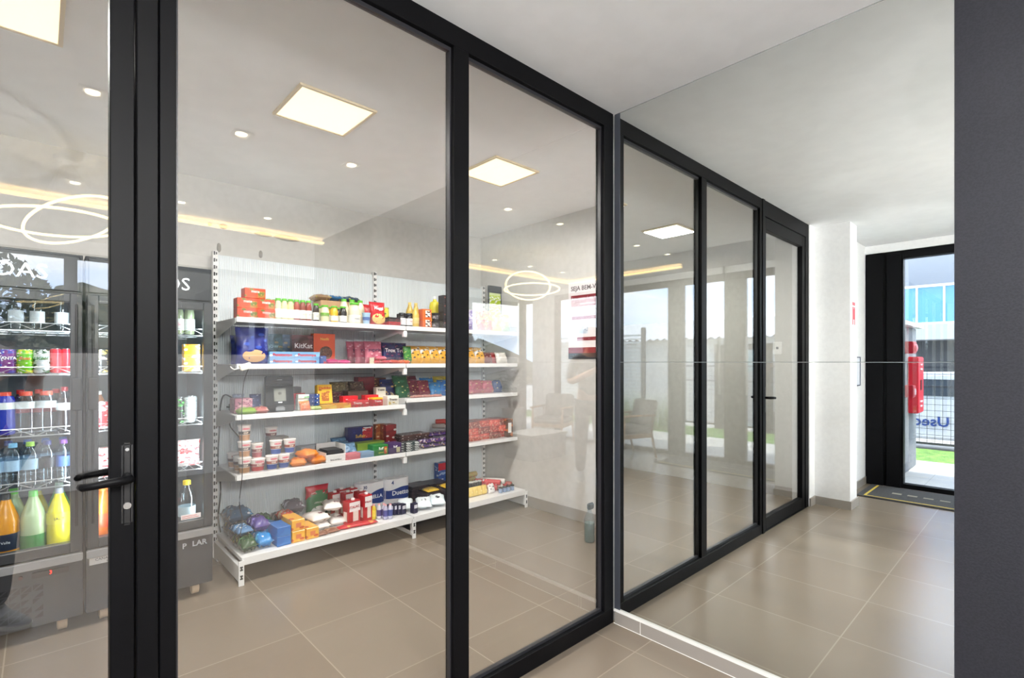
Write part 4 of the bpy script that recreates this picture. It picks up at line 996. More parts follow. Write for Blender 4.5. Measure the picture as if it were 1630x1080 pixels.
carton((X(514, 3.78), 3.79, Z2), .165, .06, .23, 'orange cereal box with a bowl of brown rings', 'box', None, (204, 84, 46), None, 'Nesfit', (240, 190, 90), .028, name='cereal_box', tz=.82)
o = link('bowl_print', lathe_mesh([(.05, 0), (.046, .002), (.001, .0025)], 26), printed((90, 60, 46), (60, 40, 32), (200, 170, 130), 70), bpy.data.objects['cereal_box.003'], (.01, -.0305, .085), (PI/2, 0, 0))
BLUEW = printed((120, 170, 214), (134, 182, 222), (230, 236, 240), 8)
for i, (a, b, y, k) in enumerate(((417, 459, F2, 0), (417, 458, F2, 1), (461, 503, F2, 0), (461, 503, F2, 1))):
    xa, xb = X(a, y), X(b, y)
    carton(((xa+xb)/2, y+.03, Z2+.044*k), xb-xa, .09, .043, 'light blue wafer biscuit box, %s of the pair %s' % (('lower', 'upper')[k], ('beside the large blue bag', 'under the maroon cereal box')[i//2]), 'box', None, (126, 176, 216), BLUEW, 'Passatempo', (206, 40, 50), .027, name='biscuit_box', tz=.5)
carton((X(509, F2), F2+.02, Z2), .05, .08, .06, 'small blue and red box beside the wafer boxes', 'box', None, (60, 90, 150), printed((60, 90, 150), (190, 60, 70), (220, 220, 220), 20))
pouch((X(530, F2), F2-.03, Z2), .10, .13, .035, 'magenta packet lying flat beside the wafer boxes', 'packet', None, printed((190, 30, 110), (210, 60, 130), (240, 160, 190), 18), lie=True, rz=.1)
pouch((X(543, F2), F2-.01, Z2), .09, .12, .03, 'second magenta packet lying flat toward the yogurt pouches', 'packet', None, printed((200, 40, 120), (180, 30, 100), (240, 160, 190), 18), lie=True, rz=-.1, seed=4)
t = thing('price_tag', 'small cream price tag card standing on the second shelf', 'tag', (X(592, SFY+.02), SFY+.02, Z2)); part('card', 'ptag', lambda: box_mesh(-.018, .018, -.001, .001, 0, .05), M((232, 224, 196), .6), t)
PINKP = printed((176, 92, 112), (186, 104, 122), (214, 160, 170), 12)
for i, (px, y) in enumerate(((575, 3.78), (583, 3.76), (600, 3.72))):
    pouch((X(px, y), y, Z2), .155, .185, .05, 'dusty pink pouch with dark lettering, ' + ordw(i, 3), 'pouch', None, PINKP, tilt=.18, txt='yopo' if i < 2 else 'yogurte', txtc=(60, 24, 70), ts=.035, seed=i)
for i, (px, y) in enumerate(((628, 3.74), (641, 3.74))):
    pouch((X(px, y), y, Z2), .135, .18, .05, 'navy pouch with white lettering, ' + ('beside the dusty pink pouches', 'beside the small green pouch')[i], 'pouch', None, printed((30, 30, 74), (36, 40, 96), (120, 50, 90), 12), tilt=.18, txt='Trox', ts=.045, seed=i)
pouch((X(652, 3.72), 3.72, Z2), .075, .15, .04, 'slim green pouch between navy and gold pouches', 'pouch', None, printed((50, 120, 50), (70, 140, 60), (150, 180, 80), 18), tilt=.15)
for i, px in enumerate((660, 673, 686, 699, 712, 752, 764)):
    pouch((X(px, 3.72), 3.70, Z2), .12, .165, .06, 'gold and silver snack pouch, ' + ordw(i, 7, 'green pouch'), 'pouch', None, printed((212, 158, 50), (206, 202, 196), (60, 50, 40), 11), tilt=.35, seed=i % 3)
for i, (px, c, cn) in enumerate(((606, (196, 44, 60), 'red'), (618, (206, 60, 80), 'coral'), (631, (214, 80, 60), 'salmon'), (644, (226, 110, 60), 'orange'))):
    pouch((X(px, 3.62), 3.595, Z2), .085, .11, .03, '%s flat candy packet lying before the standing pouches' % cn, 'packet', None, printed(c, tuple(min(255, v+26) for v in c), (240, 220, 210), 22), lie=True, rz=.15*(i-1), seed=i)
pouch((X(606, 3.62), 3.61, Z2+.031), .085, .10, .028, 'pink flat candy packet on top of the red one', 'packet', None, printed((224, 96, 120), (206, 60, 90), (240, 220, 210), 22), lie=True, rz=-.2)
for i, (px, c, cn) in enumerate(((776, (120, 60, 60), 'maroon'), (790, (190, 60, 60), 'red'), (806, (220, 214, 206), 'white'))):
    pouch((X(px, 3.72), 3.74, Z2), .14, .12, .05, '%s pouch at the poster wall end of the second shelf' % cn, 'pouch', None, printed(c, tuple(min(255, v+24) for v in c), (230, 220, 210), 20), tilt=.35, seed=i)

# ================================================================== SHELF 3, fridge-side bay
F3 = 3.65
carton((X(365, F3), F3+.04, Z3A), .11, .12, .10, 'pink patterned box with striped side at the fridge end', 'box', None, (190, 130, 150), printed((186, 124, 146), (214, 170, 184), (90, 60, 80), 22))
pouch((X(392, F3), F3-.05, Z3A), .10, .13, .04, 'lime green packet lying before the blue sachets', 'packet', None, printed((150, 190, 70), (170, 204, 90), (110, 150, 60), 16), lie=True, rz=.1)
pouch((X(414, F3), F3-.05, Z3A), .085, .13, .04, 'rose and cream packet lying before the card terminal', 'packet', None, printed((190, 110, 104), (220, 170, 160), (240, 230, 220), 22), lie=True, rz=-.1, seed=2)
for i, (px, c, lab) in enumerate(((388, (140, 150, 176), 'pale blue grey sachet beside the navy sachet'), (401, (32, 44, 92), 'navy sachet with white print beside the card terminal'))):
    pouch((X(px, 3.74), 3.74, Z3A), .075, .125, .04, lab, 'sachet', None, printed(c, tuple(min(255, v+40) for v in c), (230, 232, 240), 24), tilt=.1, seed=i)
# payment terminal
t = thing('card_terminal', 'black self service card terminal with tilted screen on the third shelf', 'terminal', (X(436, 3.70), 3.74, Z3A), R(-14))
bm = bmesh.new(); pr = [(-.11, 0), (-.11, .05), (-.03, .185), (-.045, .215), (-.03, .245), (.09, .245), (.11, .22), (.11, 0)]
a = [bm.verts.new((-.088, y, z)) for y, z in pr]; b = [bm.verts.new((.088, y, z)) for y, z in pr]
bm.faces.new(a[::-1]); bm.faces.new(b)
for i in range(8): bm.faces.new((a[i], a[(i+1) % 8], b[(i+1) % 8], b[i]))
bmesh.ops.bevel(bm, geom=list(bm.edges), offset=.006, segments=2, affect='EDGES')
link('housing', new_mesh(bm), M((14, 17, 21), .6, spec=.2), t)
ta = math.atan2(.08, .135)
s = link('screen', box_mesh(-.038, .038, -.0015, .0015, 0, .10, .001), M((98, 100, 92), .5), t, (0, -.099, .075), (-ta, 0, 0))
link('screen_icon', lathe_mesh([(.012, 0), (.011, .001)], 16), M((60, 62, 58), .4), s, (0, -.0016, .06), (PI/2, 0, 0))
link('status_light', boxes_mesh([(-.012, .012, -.0025, -.001, -.012, -.006)]), M((230, 234, 236), .3, emit=.6), s)
link('card_slot', boxes_mesh([(-.028, .028, -.1115, -.108, .012, .034), (-.02, .02, -.1125, -.111, .036, .040)]), M((150, 154, 158), .4), t)
lettering('stone', .014, M((170, 176, 180), .4), t, (0, -.046, .222), tilt=.4)
pouch((X(467, 3.72), 3.72, Z3A), .085, .12, .05, 'red candy bag with white lettering beside the card terminal', 'bag', None, printed((190, 30, 44), (180, 24, 38), (200, 50, 60), 9), tilt=.1, txt='7BELO', ts=.022)
carton((X(461, 3.86), 3.88, Z3A), .16, .10, .16, 'dark open box behind the red candy bag', 'box', None, (60, 58, 58), name='display_box')
for k in range(4):
    for j, (px, c, lab) in enumerate(((480, (224, 232, 226), 'white green'), (495, (34, 52, 110), 'navy'))):
        carton((X(px, F3+.03), F3+.02, Z3A+.028*k+.002), .078, .05, .027, '%s gum packet, %s of the stack' % (lab, ('bottom', 'second', 'third', 'top')[k]), 'packet', None, c, printed(c, ((120, 180, 120), (60, 90, 160))[j], (240, 240, 240), 30), name='gum_packet')
pouch((X(480, F3), F3-.045, Z3A), .075, .075, .035, 'small orange candy packet in front of the gum stacks', 'packet', None, printed((222, 110, 50), (236, 140, 80), (250, 220, 190), 26), tilt=.5)
pouch((X(497, F3), F3-.05, Z3A), .08, .10, .025, 'pale lime packet lying before the navy gum', 'packet', None, printed((206, 222, 150), (180, 206, 110), (240, 240, 220), 22), lie=True)
carton((X(518, F3+.03), F3+.05, Z3A+.03), .11, .05, .145, 'yellow candy box with red lettering leaning back on the third shelf', 'box', None, (232, 190, 60), printed((232, 190, 60), (226, 178, 44), (180, 110, 50), 9), 'Dadinho', (200, 50, 30), .026, tz=.82, name='candy_box', rot=(-.15, 0, 0), patch=(.25, .75, .15, .6), patchc=printed((170, 100, 50), (220, 160, 70), (90, 50, 30), 60))
for i, (px, c) in enumerate(((515, (226, 180, 70)), (538, (228, 156, 50)))):
    carton((X(px, F3), F3-.02, Z3A), .115, .08, .03 + .008*i, '%s flat candy box lying in front' % ('pale yellow', 'orange yellow')[i], 'box', None, c, printed(c, (240, 200, 90), (200, 90, 40), 18), name='candy_box')
for i, (px, y, c, cn) in enumerate(((549, 3.84, (104, 96, 70), 'olive'), (562, 3.86, (120, 110, 86), 'khaki'), (573, 3.84, (84, 66, 56), 'brown'), (540, 3.80, (96, 60, 66), 'plum'))):
    pouch((X(px, y), y, Z3A+(.07 if i < 3 else 0)), .13, .13, .06, '%s dried snack bag heaped behind the red chocolate boxes' % cn, 'bag', None, printed(c, tuple(v+30 for v in c), (190, 180, 140), 26), tilt=.5, seed=i)
carton((X(585, 3.92), 3.96, Z3A), .15, .08, .22, 'maroon striped tall box behind the red chocolate boxes', 'box', None, (120, 26, 32), printed((120, 26, 32), (100, 20, 28), (150, 50, 50), 12), name='chocolate_box')
carton((X(604, 3.94), 3.98, Z3A), .12, .07, .21, 'dark brown tall box beside the maroon striped one', 'box', None, (70, 40, 34), printed((74, 42, 36), (100, 60, 44), (190, 150, 90), 16), name='chocolate_box')
carton((X(562, 3.78), 3.80, Z3A), .17, .12, .24*.5, 'plain brown carton under the dried snack bags', 'box', None, (92, 78, 66), name='cardboard_box')
def trento(px, y, z, w, h, lab, c=(200, 26, 38), tc=(246, 240, 236), top=None, ts=.028):
    return carton((X(px, y), y+.02, z), w, .07, h, lab, 'box', None, c, None, 'Trento', tc, ts, name='chocolate_box', tz=.6, patch=(.05, .9, .06, .38), patchc=printed(c, (150, 50, 40), (226, 200, 170), 40))
trento(553, 3.72, Z3A, .12, .085, 'red chocolate bar box, rear row beside the dark bags')
trento(585, 3.72, Z3A, .115, .085, 'red chocolate bar box in the rear row before the maroon box')
trento(562, F3-.02, Z3A, .13, .055, 'red chocolate bar box, front row next to the flat yellow boxes', ts=.024)
trento(580, F3-.02, Z3A, .04, .05, 'narrow red chocolate box between two wider front boxes', ts=.012)
o = trento(598, F3-.02, Z3A, .085, .065, 'red chocolate box with yellow top strip in the front row', ts=.02)
link('yellow_strip', box_mesh(-.043, .043, -.0365, .036, .054, .066, .001), M((240, 196, 40), .4), o)
carton((X(610, 3.72), 3.74, Z3A), .085, .05, .14, 'white chocolate box with raised back card behind the front white box', 'box', None, (232, 228, 214), None, 'Trento', (60, 40, 40), .022, name='chocolate_box', tz=.85)
carton((X(621, F3), F3-.01, Z3A), .10, .08, .075, 'white chocolate box with dark lettering at the bay joint', 'box', None, (234, 230, 218), None, 'Trento', (60, 40, 40), .025, name='chocolate_box', tz=.6, patch=(.1, .8, .08, .4), patchc=printed((234, 230, 218), (210, 180, 90), (90, 70, 50), 40))
for i, (px, y, z, c, cn) in enumerate(((618, 3.86, Z3A, (30, 46, 100), 'navy'), (627, 3.76, Z3A, (34, 40, 90), 'dark blue'), (634, 3.88, Z3A, (96, 60, 50), 'brown'))):
    pouch((X(px, y), y, z), .12, .20-.03*(i == 1), .05, '%s snack pouch leaning behind the white chocolate boxes' % cn, 'pouch', None, printed(c, tuple(v+20 for v in c), (200, 160, 90), 10), tilt=.2, patch=(.36, .8, .35, printed((196, 180, 150), (150, 120, 80), (90, 80, 70), 50)), seed=i)
# bay 2 of shelf 3
B3 = 3.74
for i, (px, y, w, h, c, cn) in enumerate(((643, 3.72, .14, .20, (24, 82, 48), 'dark green'), (658, 3.84, .13, .19, (96, 30, 44), 'maroon'), (666, 3.74, .12, .16, (104, 34, 50), 'wine red'), (677, 3.74, .13, .15, (120, 40, 56), 'burgundy'),
        (684, 3.82, .14, .17, (40, 110, 168), 'sky blue'), (692, 3.72, .12, .13, (50, 120, 176), 'light blue'), (703, 3.72, .13, .15, (36, 96, 160), 'cobalt blue'), (706, 3.86, .13, .18, (178, 160, 60), 'mustard yellow'), (716, 3.80, .13, .18, (190, 170, 60), 'gold yellow'),
        (748, 3.74, .15, .13, (190, 90, 110), 'rose pink'), (760, 3.76, .15, .14, (180, 80, 100), 'dull pink'), (773, 3.76, .14, .13, (196, 100, 116), 'pale pink'), (788, 3.76, .12, .13, (60, 80, 130), 'slate blue'))):
    pouch((X(px, y), y, Z3B), w, h, .06, '%s snack pouch leaning on the third shelf of the poster side bay' % cn, 'pouch', None, printed(c, tuple(min(255, v+26) for v in c), (214, 196, 130), 14), tilt=.38, seed=i % 4)
for i, px in enumerate((668, 682, 697)):
    pouch((X(px, 3.60), 3.595, Z3B), .10, .08, .02, 'flat cream and pink packet lying at the shelf lip, ' + ordw(i, 3, 'bay joint'), 'packet', None, printed((206, 150, 140), (226, 200, 180), (180, 90, 100), 24), lie=True, seed=i)

# ================================================================== SHELF 4
F4 = 3.645
def noodle(px, y, z, lab, c2=(60, 44, 40), hh=.105, r=.040, low=(176, 130, 90), txt='CUP'):
    t = thing('noodle_cup', lab, 'cup', (X(px, y), y, z), 0, 'instant noodle cups')
    part('cup_body', ('nc', r, hh), lambda: lathe_mesh([(r*.70, 0), (r*.72, .003), (r*.97, hh*.93), (r*1.04, hh*.935), (r*1.05, hh*.985), (r*.99, hh)], 22), M((236, 230, 224), .5), t)
    q = lambda a: r*(.72+.25*(a/.93))*1.012
    part('print_band', ('nb', r, hh), lambda: lathe_mesh([(q(.06), hh*.06), (q(.40), hh*.40)], 22, cap=False), M(low, .5), t)
    part('print_band', ('nb2', r, hh), lambda: lathe_mesh([(q(.43), hh*.43), (q(.62), hh*.62)], 22, cap=False), M(c2, .5), t)
    lettering('NISSIN', r*.36, M((206, 50, 80), .5), t, (0, -q(.78)-.002, hh*.78), off=.0006)
    lettering(txt, r*.36, M((232, 214, 196), .5), t, (0, -q(.52)-.002, hh*.52), off=.0006)
for k in range(3): noodle(385-(k == 0)*2, F4, Z4+k*.107, 'white noodle cup with brown band, %s of three at the fridge end' % ('bottom', 'middle', 'top')[k])
noodle(414, F4+.02, Z4, 'white bowl shaped noodle cup with red band carrying another cup', (150, 40, 60), .085, .05, (176, 60, 70), 'RED')
noodle(409, F4+.03, Z4+.087, 'white noodle cup with maroon band, upper one before the cables', (110, 40, 50), .10, .038, (150, 70, 76))
for j, px in enumerate((439, 461)):
    for k in range(2):
        noodle(px, F4, Z4+k*.10, '%s noodle cup of the pair %s' % (('lower', 'upper')[k], ('beside the red banded bowl', 'beside the orange bag')[j]), (150, 70, 46), .098, .040, (50, 80, 150))
for k in range(2): noodle(432, 3.90, Z4+k*.15, 'faded maroon noodle cup at the back, %s one' % ('lower', 'upper')[k], (120, 60, 60), .11, .042, (150, 96, 90))
carton((X(441, 3.82), 3.83, Z4), .13, .10, .20, 'grey cardboard tray behind the blue banded noodle cups', 'box', None, (120, 114, 108), name='display_box')
noodle(360, 3.90, Z4, 'dark noodle cup in shadow at the fridge end', (90, 60, 56)); noodle(366, 3.76, Z4, 'brown noodle cup in the second row at the fridge end', (90, 60, 56))
ORG = printed((224, 130, 30), (232, 146, 44), (190, 90, 20), 12)
for i, (px, z) in enumerate(((482, Z4), (495, Z4), (488, Z4+.05))):
    pouch((X(px, F4), F4-.04, z), .11, .14, .05, 'glossy orange snack bag, %s' % ('beside the noodle cups', 'beside the open white box', 'on top of the other two')[i], 'bag', None, ORG, lie=True, rz=.3*i-.3, seed=i)
carton((X(495, 3.84), 3.86, Z4), .18, .12, .10, 'silver wrapped grey pack with peaked white card behind the orange bags', 'box', None, (140, 142, 146), name='display_box')
t = thing('display_box', 'white open display box with black items and side lettering', 'box', (X(520, F4+.02), F4+.05, Z4))
link('box_body', boxes_mesh([(-.075, .075, -.09, -.087, 0, .055), (-.075, .075, .087, .09, 0, .12), (-.075, -.072, -.087, .087, 0, .07), (.072, .075, -.087, .087, 0, .12), (-.072, .072, -.087, .087, 0, .003)]), M((236, 234, 232), .5), t)
link('contents', box_mesh(-.068, .068, -.08, .083, .004, .085, .01), M((40, 38, 40), .4), t)
lettering('Bites & More', .016, M((60, 56, 56), .5), t, (0, -.0912, .015))
for i, (px, y, z) in enumerate(((541, 3.76, Z4), (553, 3.74, Z4), (548, 3.82, Z4+.02))):
    pouch((X(px, y), y, z), .13, .13, .05, 'steel blue packet leaning in the heap beside the white open box, %s' % ('outer', 'inner', 'rear')[i], 'packet', None, printed((92, 128, 160), (112, 148, 178), (60, 90, 120), 14), tilt=.6, seed=i)
for i, (px, c, cn) in enumerate(((554, (222, 120, 130), 'pink'), (577, (130, 166, 200), 'light blue'))):
    carton((X(px, F4), F4-.03, Z4), .115, .08, .045, '%s open tray at the shelf lip' % cn, 'tray', None, c, name='plastic_tray', patch=(.1, .9, .5, .9), patchc=tuple(min(255, v+20) for v in c))
carton((X(573, 3.90), 3.92, Z4), .22, .06, .20, 'navy chocolate display box with red corner and gold lettering', 'box', None, (28, 30, 96), printed((28, 30, 96), (26, 26, 84), (40, 44, 120), 6), 'Suflair', (226, 176, 70), .036, name='chocolate_box', tz=.62, patch=(.58, .98, .52, .97), patchc=printed((180, 30, 40), (230, 224, 220), (130, 20, 30), 16))
BR = printed((150, 74, 36), (176, 104, 50), (220, 190, 150), 10)
for i, (px, y) in enumerate(((606, 3.96), (618, 3.92), (628, 3.88))):
    carton((X(px, y), y, Z4), .10, .05, .20, '%s upright snack carton at the slotted upright' % ('amber brown', 'copper and white', 'dark red with white oval')[i], 'box', None, (150, 74, 36), (BR, BR, printed((140, 30, 30), (120, 24, 26), (226, 214, 206), 9))[i], name='snack_box')
carton((X(588, 3.80), 3.82, Z4), .24, .10, .085, 'lime green box top showing behind the green tea box', 'box', None, (150, 180, 70), name='tea_box')
carton((X(601, F4), F4-.01, Z4), .125, .10, .085, 'green sweets box with white lettering and a red figure', 'box', None, (34, 120, 50), None, 'Sulf', (240, 244, 236), .028, name='sweets_box', tz=.66, patch=(.72, .92, .15, .8), patchc=printed((190, 60, 40), (220, 180, 80), (34, 120, 50), 50), txt2=('sabores', .014, (220, 220, 90), .3))
carton((X(624, F4), F4, Z4), .115, .10, .085, 'purple sweets box with white lettering and pale disc', 'box', None, (60, 34, 86), None, 'Sulf', (236, 232, 240), .024, name='sweets_box', tz=.66, patch=(.60, .88, .12, .6), patchc=(200, 196, 150))
for i in range(3):
    for k in range(4):
        if i == 2: continue
        carton((X(642+i*13, F4), F4-.01, Z4+k*.019), .085, .075, .018, 'thin %s bar packet, %s layer of the pile beside the purple box' % (('black and white', 'grey green')[i], ('bottom', 'second', 'third', 'top')[k]), 'packet', None, (40, 44, 46), printed(((40, 44, 46), (52, 66, 66))[i], (200, 204, 202), (150, 160, 150), 30), name='bar_packet')
BAR = printed((66, 42, 38), (80, 54, 48), (220, 214, 206), 26)
for i in range(3):
    for k in range(5):
        carton((X(648+i*12, 3.80), 3.83-.01*k, Z4+k*.024), .10, .15, .022, 'dark brown chocolate bar, %s layer, %s pile' % (('bottom', 'second', 'third', 'fourth', 'top')[k], ('first', 'second', 'third')[i]), 'bar', None, (66, 42, 38), BAR, name='chocolate_bar', rz=.12*(i-1)+.05*math.sin(7*k+i))
for i, px in enumerate((682, 692, 702, 712)):
    for k in range(3):
        pouch((X(px, 3.68+.04*k), 3.62+.05*k, Z4+k*.034), .095, .12, .034, 'purple and silver bar pack, %s from the dark bars, %s layer' % (ORD[i], ('bottom', 'middle', 'top')[k]), 'packet', None, printed((66, 36, 96), (196, 188, 206), (230, 200, 120), 24), lie=True, rz=.25*math.sin(i+2*k), seed=k)
def roll(loc, r, L, ang, lab, c, end=(220, 214, 206), name='biscuit_roll', mat=None, tiltx=0):
    t = thing(name, lab, 'roll', loc, ang)
    part('wrap', ('rl', r, L), lambda: lathe_mesh([(r*.5, -L/2-.006), (r*.92, -L/2), (r, -L/2+.004), (r, L/2-.004), (r*.92, L/2), (r*.5, L/2+.006)], 16), mat or M(c, .35), t, rot=(0, PI/2, 0))
    part('seal', ('rs', r, L), lambda: lathe_mesh([(r*.5, -.002), (r*.5, .002)], 14), M(end, .5), t, (L/2+.007, 0, 0), (0, PI/2, 0))
    part('seal', ('rs', r, L), lambda: lathe_mesh([(r*.5, -.002), (r*.5, .002)], 14), M(end, .5), t, (-L/2-.007, 0, 0), (0, PI/2, 0))
for i, (px, z) in enumerate(((698, .145), (703, .185), (710, .16))):
    roll((X(px, 3.86), 3.86, Z4+z), .022, .11, R(-40+20*i), 'small wrapped roll on top of the purple packs, %s' % ('silver', 'red ended', 'brown')[i], ((150, 140, 136), (176, 60, 50), (110, 70, 56))[i])
for i in range(4):
    for k in range(3):
        xx = X(752+i*16, 3.74)
        c = ((170, 60, 44), (196, 76, 60), (120, 50, 40))[(i+k) % 3]
        carton((xx, 3.74+.02*((i+k) % 2), Z4+.06*k+.001), .125, .17, .058, 'red brown snack carton in the poster side heap, %s layer, %s column' % (('bottom', 'middle', 'top')[k], ORD[i]), 'box', None, c, printed(c, tuple(min(255, v+34) for v in c), (214, 190, 160), 20), name='snack_box', rz=.06*math.sin(3*i+k))
carton((X(815, 3.68), 3.70, Z4), .07, .15, .175, 'dark brown box with a white tag at the poster wall end of the fourth shelf', 'box', None, (84, 50, 40), printed((84, 50, 40), (190, 110, 60), (60, 40, 36), 16), name='snack_box', patch=(.1, .7, .25, .8), patchc=(228, 226, 222))

# ================================================================== BASE DECK
B0 = 3.56
def bagm(c, c2=None, c3=(230, 230, 230), s=13): return printed(c, c2 or tuple(min(255, int(v*1.25)+40) for v in c), c3, s, .22)
bags = [  # x, y, z, w, h, t, colour, label, rz
    (.990, 3.515, 0, .10, .25, .085, (44, 74, 46), 'dark green rice bag with gold print at the front corner', .04),
    (.985, 3.60, .090, .10, .17, .05, (70, 116, 160), 'faded blue bag lying on the dark green rice bag', .1),
    (1.092, 3.525, 0, .095, .28, .085, (40, 130, 196), 'bright blue bread bag beside the blue pasta boxes', .03),
    (1.01, 3.80, 0, .13, .25, .10, (58, 72, 88), 'slate grey bag heaped at the back corner', 0),
    (1.09, 3.60, .090, .10, .20, .08, (74, 62, 130), 'indigo bag lying over the bright blue bag', .05),
    (1.03, 3.86, .104, .16, .19, .09, (50, 94, 128), 'dull blue bag on top of the rear heap', .1),
    (1.195, 3.88, 0, .12, .18, .10, (52, 96, 56), 'green bag in the rear row behind the sky blue bag', 0),
    (1.195, 3.70, 0, .11, .17, .09, (36, 128, 190), 'sky blue bag behind the blue pasta boxes', 0),
    (1.325, 3.89, 0, .125, .17, .09, (86, 74, 70), 'brown bag in the rear row of the deck', 0),
    (1.335, 3.715, 0, .13, .165, .09, (78, 80, 82), 'charcoal grey bag stacked behind the yellow packs', 0),
    (1.40, 3.86, .093, .14, .18, .08, (104, 98, 110), 'mauve grey bag on the rear row beside the coffee packet', -.1)]
for i, (x, y, z, w, h, t_, c, lab, rz) in enumerate(bags):
    pouch((x, y, Z0+z), w, h, t_, lab, 'bag', None, bagm(c, None, (190, 180, 120) if i in (0, 3) else (214, 224, 232)), lie=True, rz=rz, seed=i, name='food_bag')
for k in range(2):
    carton((1.190, 3.590, Z0+k*.063), .09, .17, .062, 'bright blue pasta box, %s of two at the deck edge' % ('lower', 'upper')[k], 'box', None, (28, 100, 176), printed((28, 100, 176), (34, 110, 186), (60, 140, 200), 5), name='pasta_box', rz=.04)
for k, (x, z) in enumerate(((1.288, 0), (1.286, .077), (1.384, 0))):
    carton((x, 3.605, Z0+z), .088, .19, .075, 'yellow wrapped biscuit pack, %s' % ('lower one beside the blue boxes', 'upper one beside the blue boxes', 'single one toward the flour')[k], 'packet', None, (226, 166, 52), bagm((226, 166, 52), (232, 176, 64), (190, 90, 40), 7), name='biscuit_pack', rz=.03, patch=(.3, .7, .3, .7), patchc=(206, 110, 50))
pouch((1.30, 3.70, Z0+.093), .09, .15, .06, 'red and cream bag behind the yellow packs', 'bag', None, bagm((206, 90, 70), (226, 190, 150)), lie=True, rz=.1, name='food_bag')
for i, (x, y) in enumerate(((1.47, 3.51), (1.575, 3.51))):
    pouch((x, y, Z0), .095, .085, .02, 'small flat brown striped packet at the deck edge, %s' % ('beside the yellow pack', 'beside the spaghetti packet')[i], 'packet', None, printed((140, 96, 76), (176, 140, 110), (90, 50, 50), 26), lie=True, rz=-.05, seed=i)
WHB = printed((232, 228, 224), (226, 222, 220), (120, 50, 70), 5)
for i, (x, y, z, w, rz) in enumerate(((1.50, 3.615, 0, .14, .03), (1.50, 3.62, .058, .14, .12), (1.635, 3.64, 0, .115, -.1), (1.59, 3.64, .117, .13, -.3))):
    pouch((x, y, Z0+z), w, .19, .055, 'white flour bag with wine red print, %s' % ('lowest beside the yellow pack', 'second in the stack', 'beside the milk cartons', 'crowning the stack')[i], 'bag', None, WHB, lie=True, rz=rz, seed=i, name='flour_bag')
pouch((1.585, 3.92, Z0), .18, .26, .07, 'tall coffee packet with red top and green base', 'packet', None, M((46, 106, 66), .3), tilt=.06, name='coffee_packet')
o = [q for q in bpy.data.objects if q.name.startswith('coffee_packet')][0]
link('red_top', pouch_mesh(.183, .10, .045), M((176, 36, 52), .3), o, (0, -.006, .165))
link('cup_print', lathe_mesh([(.06, 0), (.058, .003), (.001, .004)], 24, 1, .55), M((232, 232, 230), .4), o, (0, -.036, .075), (PI/2, 0, 0))
lettering('MELITTA', .028, M((240, 226, 226), .4), o, (0, -.030, .205)); lettering('ESPECIAL', .018, M((230, 236, 226), .4), o, (0, -.038, .135))
def milk(px, y, lab, w=.075, d=.075, h=.185, rz=.1):
    o = carton((X(px, y), y, Z0), w, d, h, lab, 'carton', None, (176, 30, 36), None, 'ITALAC', (170, 30, 40), w*.23, name='milk_carton', tz=.74, patch=(.12, .96, .55, .95), patchc=(234, 230, 230), rz=rz)
    part('front_print', ('mk', w, d, h), lambda: boxes_mesh([(-.1*w, .32*w, -d/2-.0012, -d/2, .12*h, .55*h), (-w/2-.0012, -w/2, -.3*d, .3*d, .15*h, .55*h)]), M((226, 216, 206), .45), o)
    part('cap', 'mkc', lambda: lathe_mesh([(.014, 0), (.014, .012), (.012, .014)], 16), M((236, 236, 236), .4), o, (.01, 0, h))
milk(562, 3.62, 'wide red milk carton at the front of the group', .11, .07, .175, .15)
milk(584, 3.63, 'slim red milk carton at the front beside the small bottles', .075, .08, .20, .15)
for i, (px, y) in enumerate(((531, 3.90), (542, 3.96), (552, 3.84), (560, 3.94), (573, 3.80))):
    milk(px, y, 'red milk carton standing behind, ' + ordw(i, 5, 'coffee packet'), .075, .07, .19, .1)
def paper(px, y, lab, w, h, txt, blue, ts, num=None):
    t = thing('toilet_paper_pack', lab, 'paper pack', (X(px, y), y, Z0))
    bm = bmesh.new()
    for s in (-1, 1):
        lathe(bm, [(w*.235, 0), (w*.248, .008), (w*.248, h-.008), (w*.235, h), (w*.09, h), (w*.085, h-.02)], 26, s*w*.25, 0)
    bx(bm, -w*.25, w*.25, -w*.246, w*.246, .002, h-.004)
    link('wrapped_rolls', new_mesh(bm, 'r', False), M((232, 232, 234), .35), t)
    bm = bmesh.new(); n = 24; prev = None
    for i in range(n+1):
        u = i/n; x = (u-.5)*w*.98
        y0 = -w*.2485 if abs(x) < w*.25 else -math.sqrt(max(0, (w*.2485)**2-(abs(x)-w*.25)**2))
        zt = h*(.62+blue[0]*math.sin(u*PI*1.5+blue[1])); zb = h*(.22+blue[2]*math.sin(u*PI*1.5+1))
        a = [bm.verts.new((x, y0-.0012, zb)), bm.verts.new((x, y0-.0012, zt)), bm.verts.new((x, y0+.0005, zt)), bm.verts.new((x, y0+.0005, zb))]
        if prev:
            for q in range(4): bm.faces.new((prev[q], a[q], a[(q+1) % 4], prev[(q+1) % 4]))
        prev = a
    link('blue_print', new_mesh(bm), M((28, 56, 128), .35), t)
    lettering(txt, ts, M((236, 238, 242), .4), t, (w*.05, -w*.2485-.003, h*.45), off=.001)
    if num: lettering(num, ts*.9, M((50, 70, 120), .4), t, (-w*.26, -w*.2485-.003, h*.86), off=.0006)
paper(588, 3.95, 'toilet paper pack with navy wave beside the milk cartons', .26, .215, 'MIRELLA', (.10, 3.9, .05), .04, '30')
paper(628, 3.92, 'toilet paper pack with bold blue panel beside the slotted upright', .24, .22, 'Duetto', (.05, 4.4, .03), .055, '4')
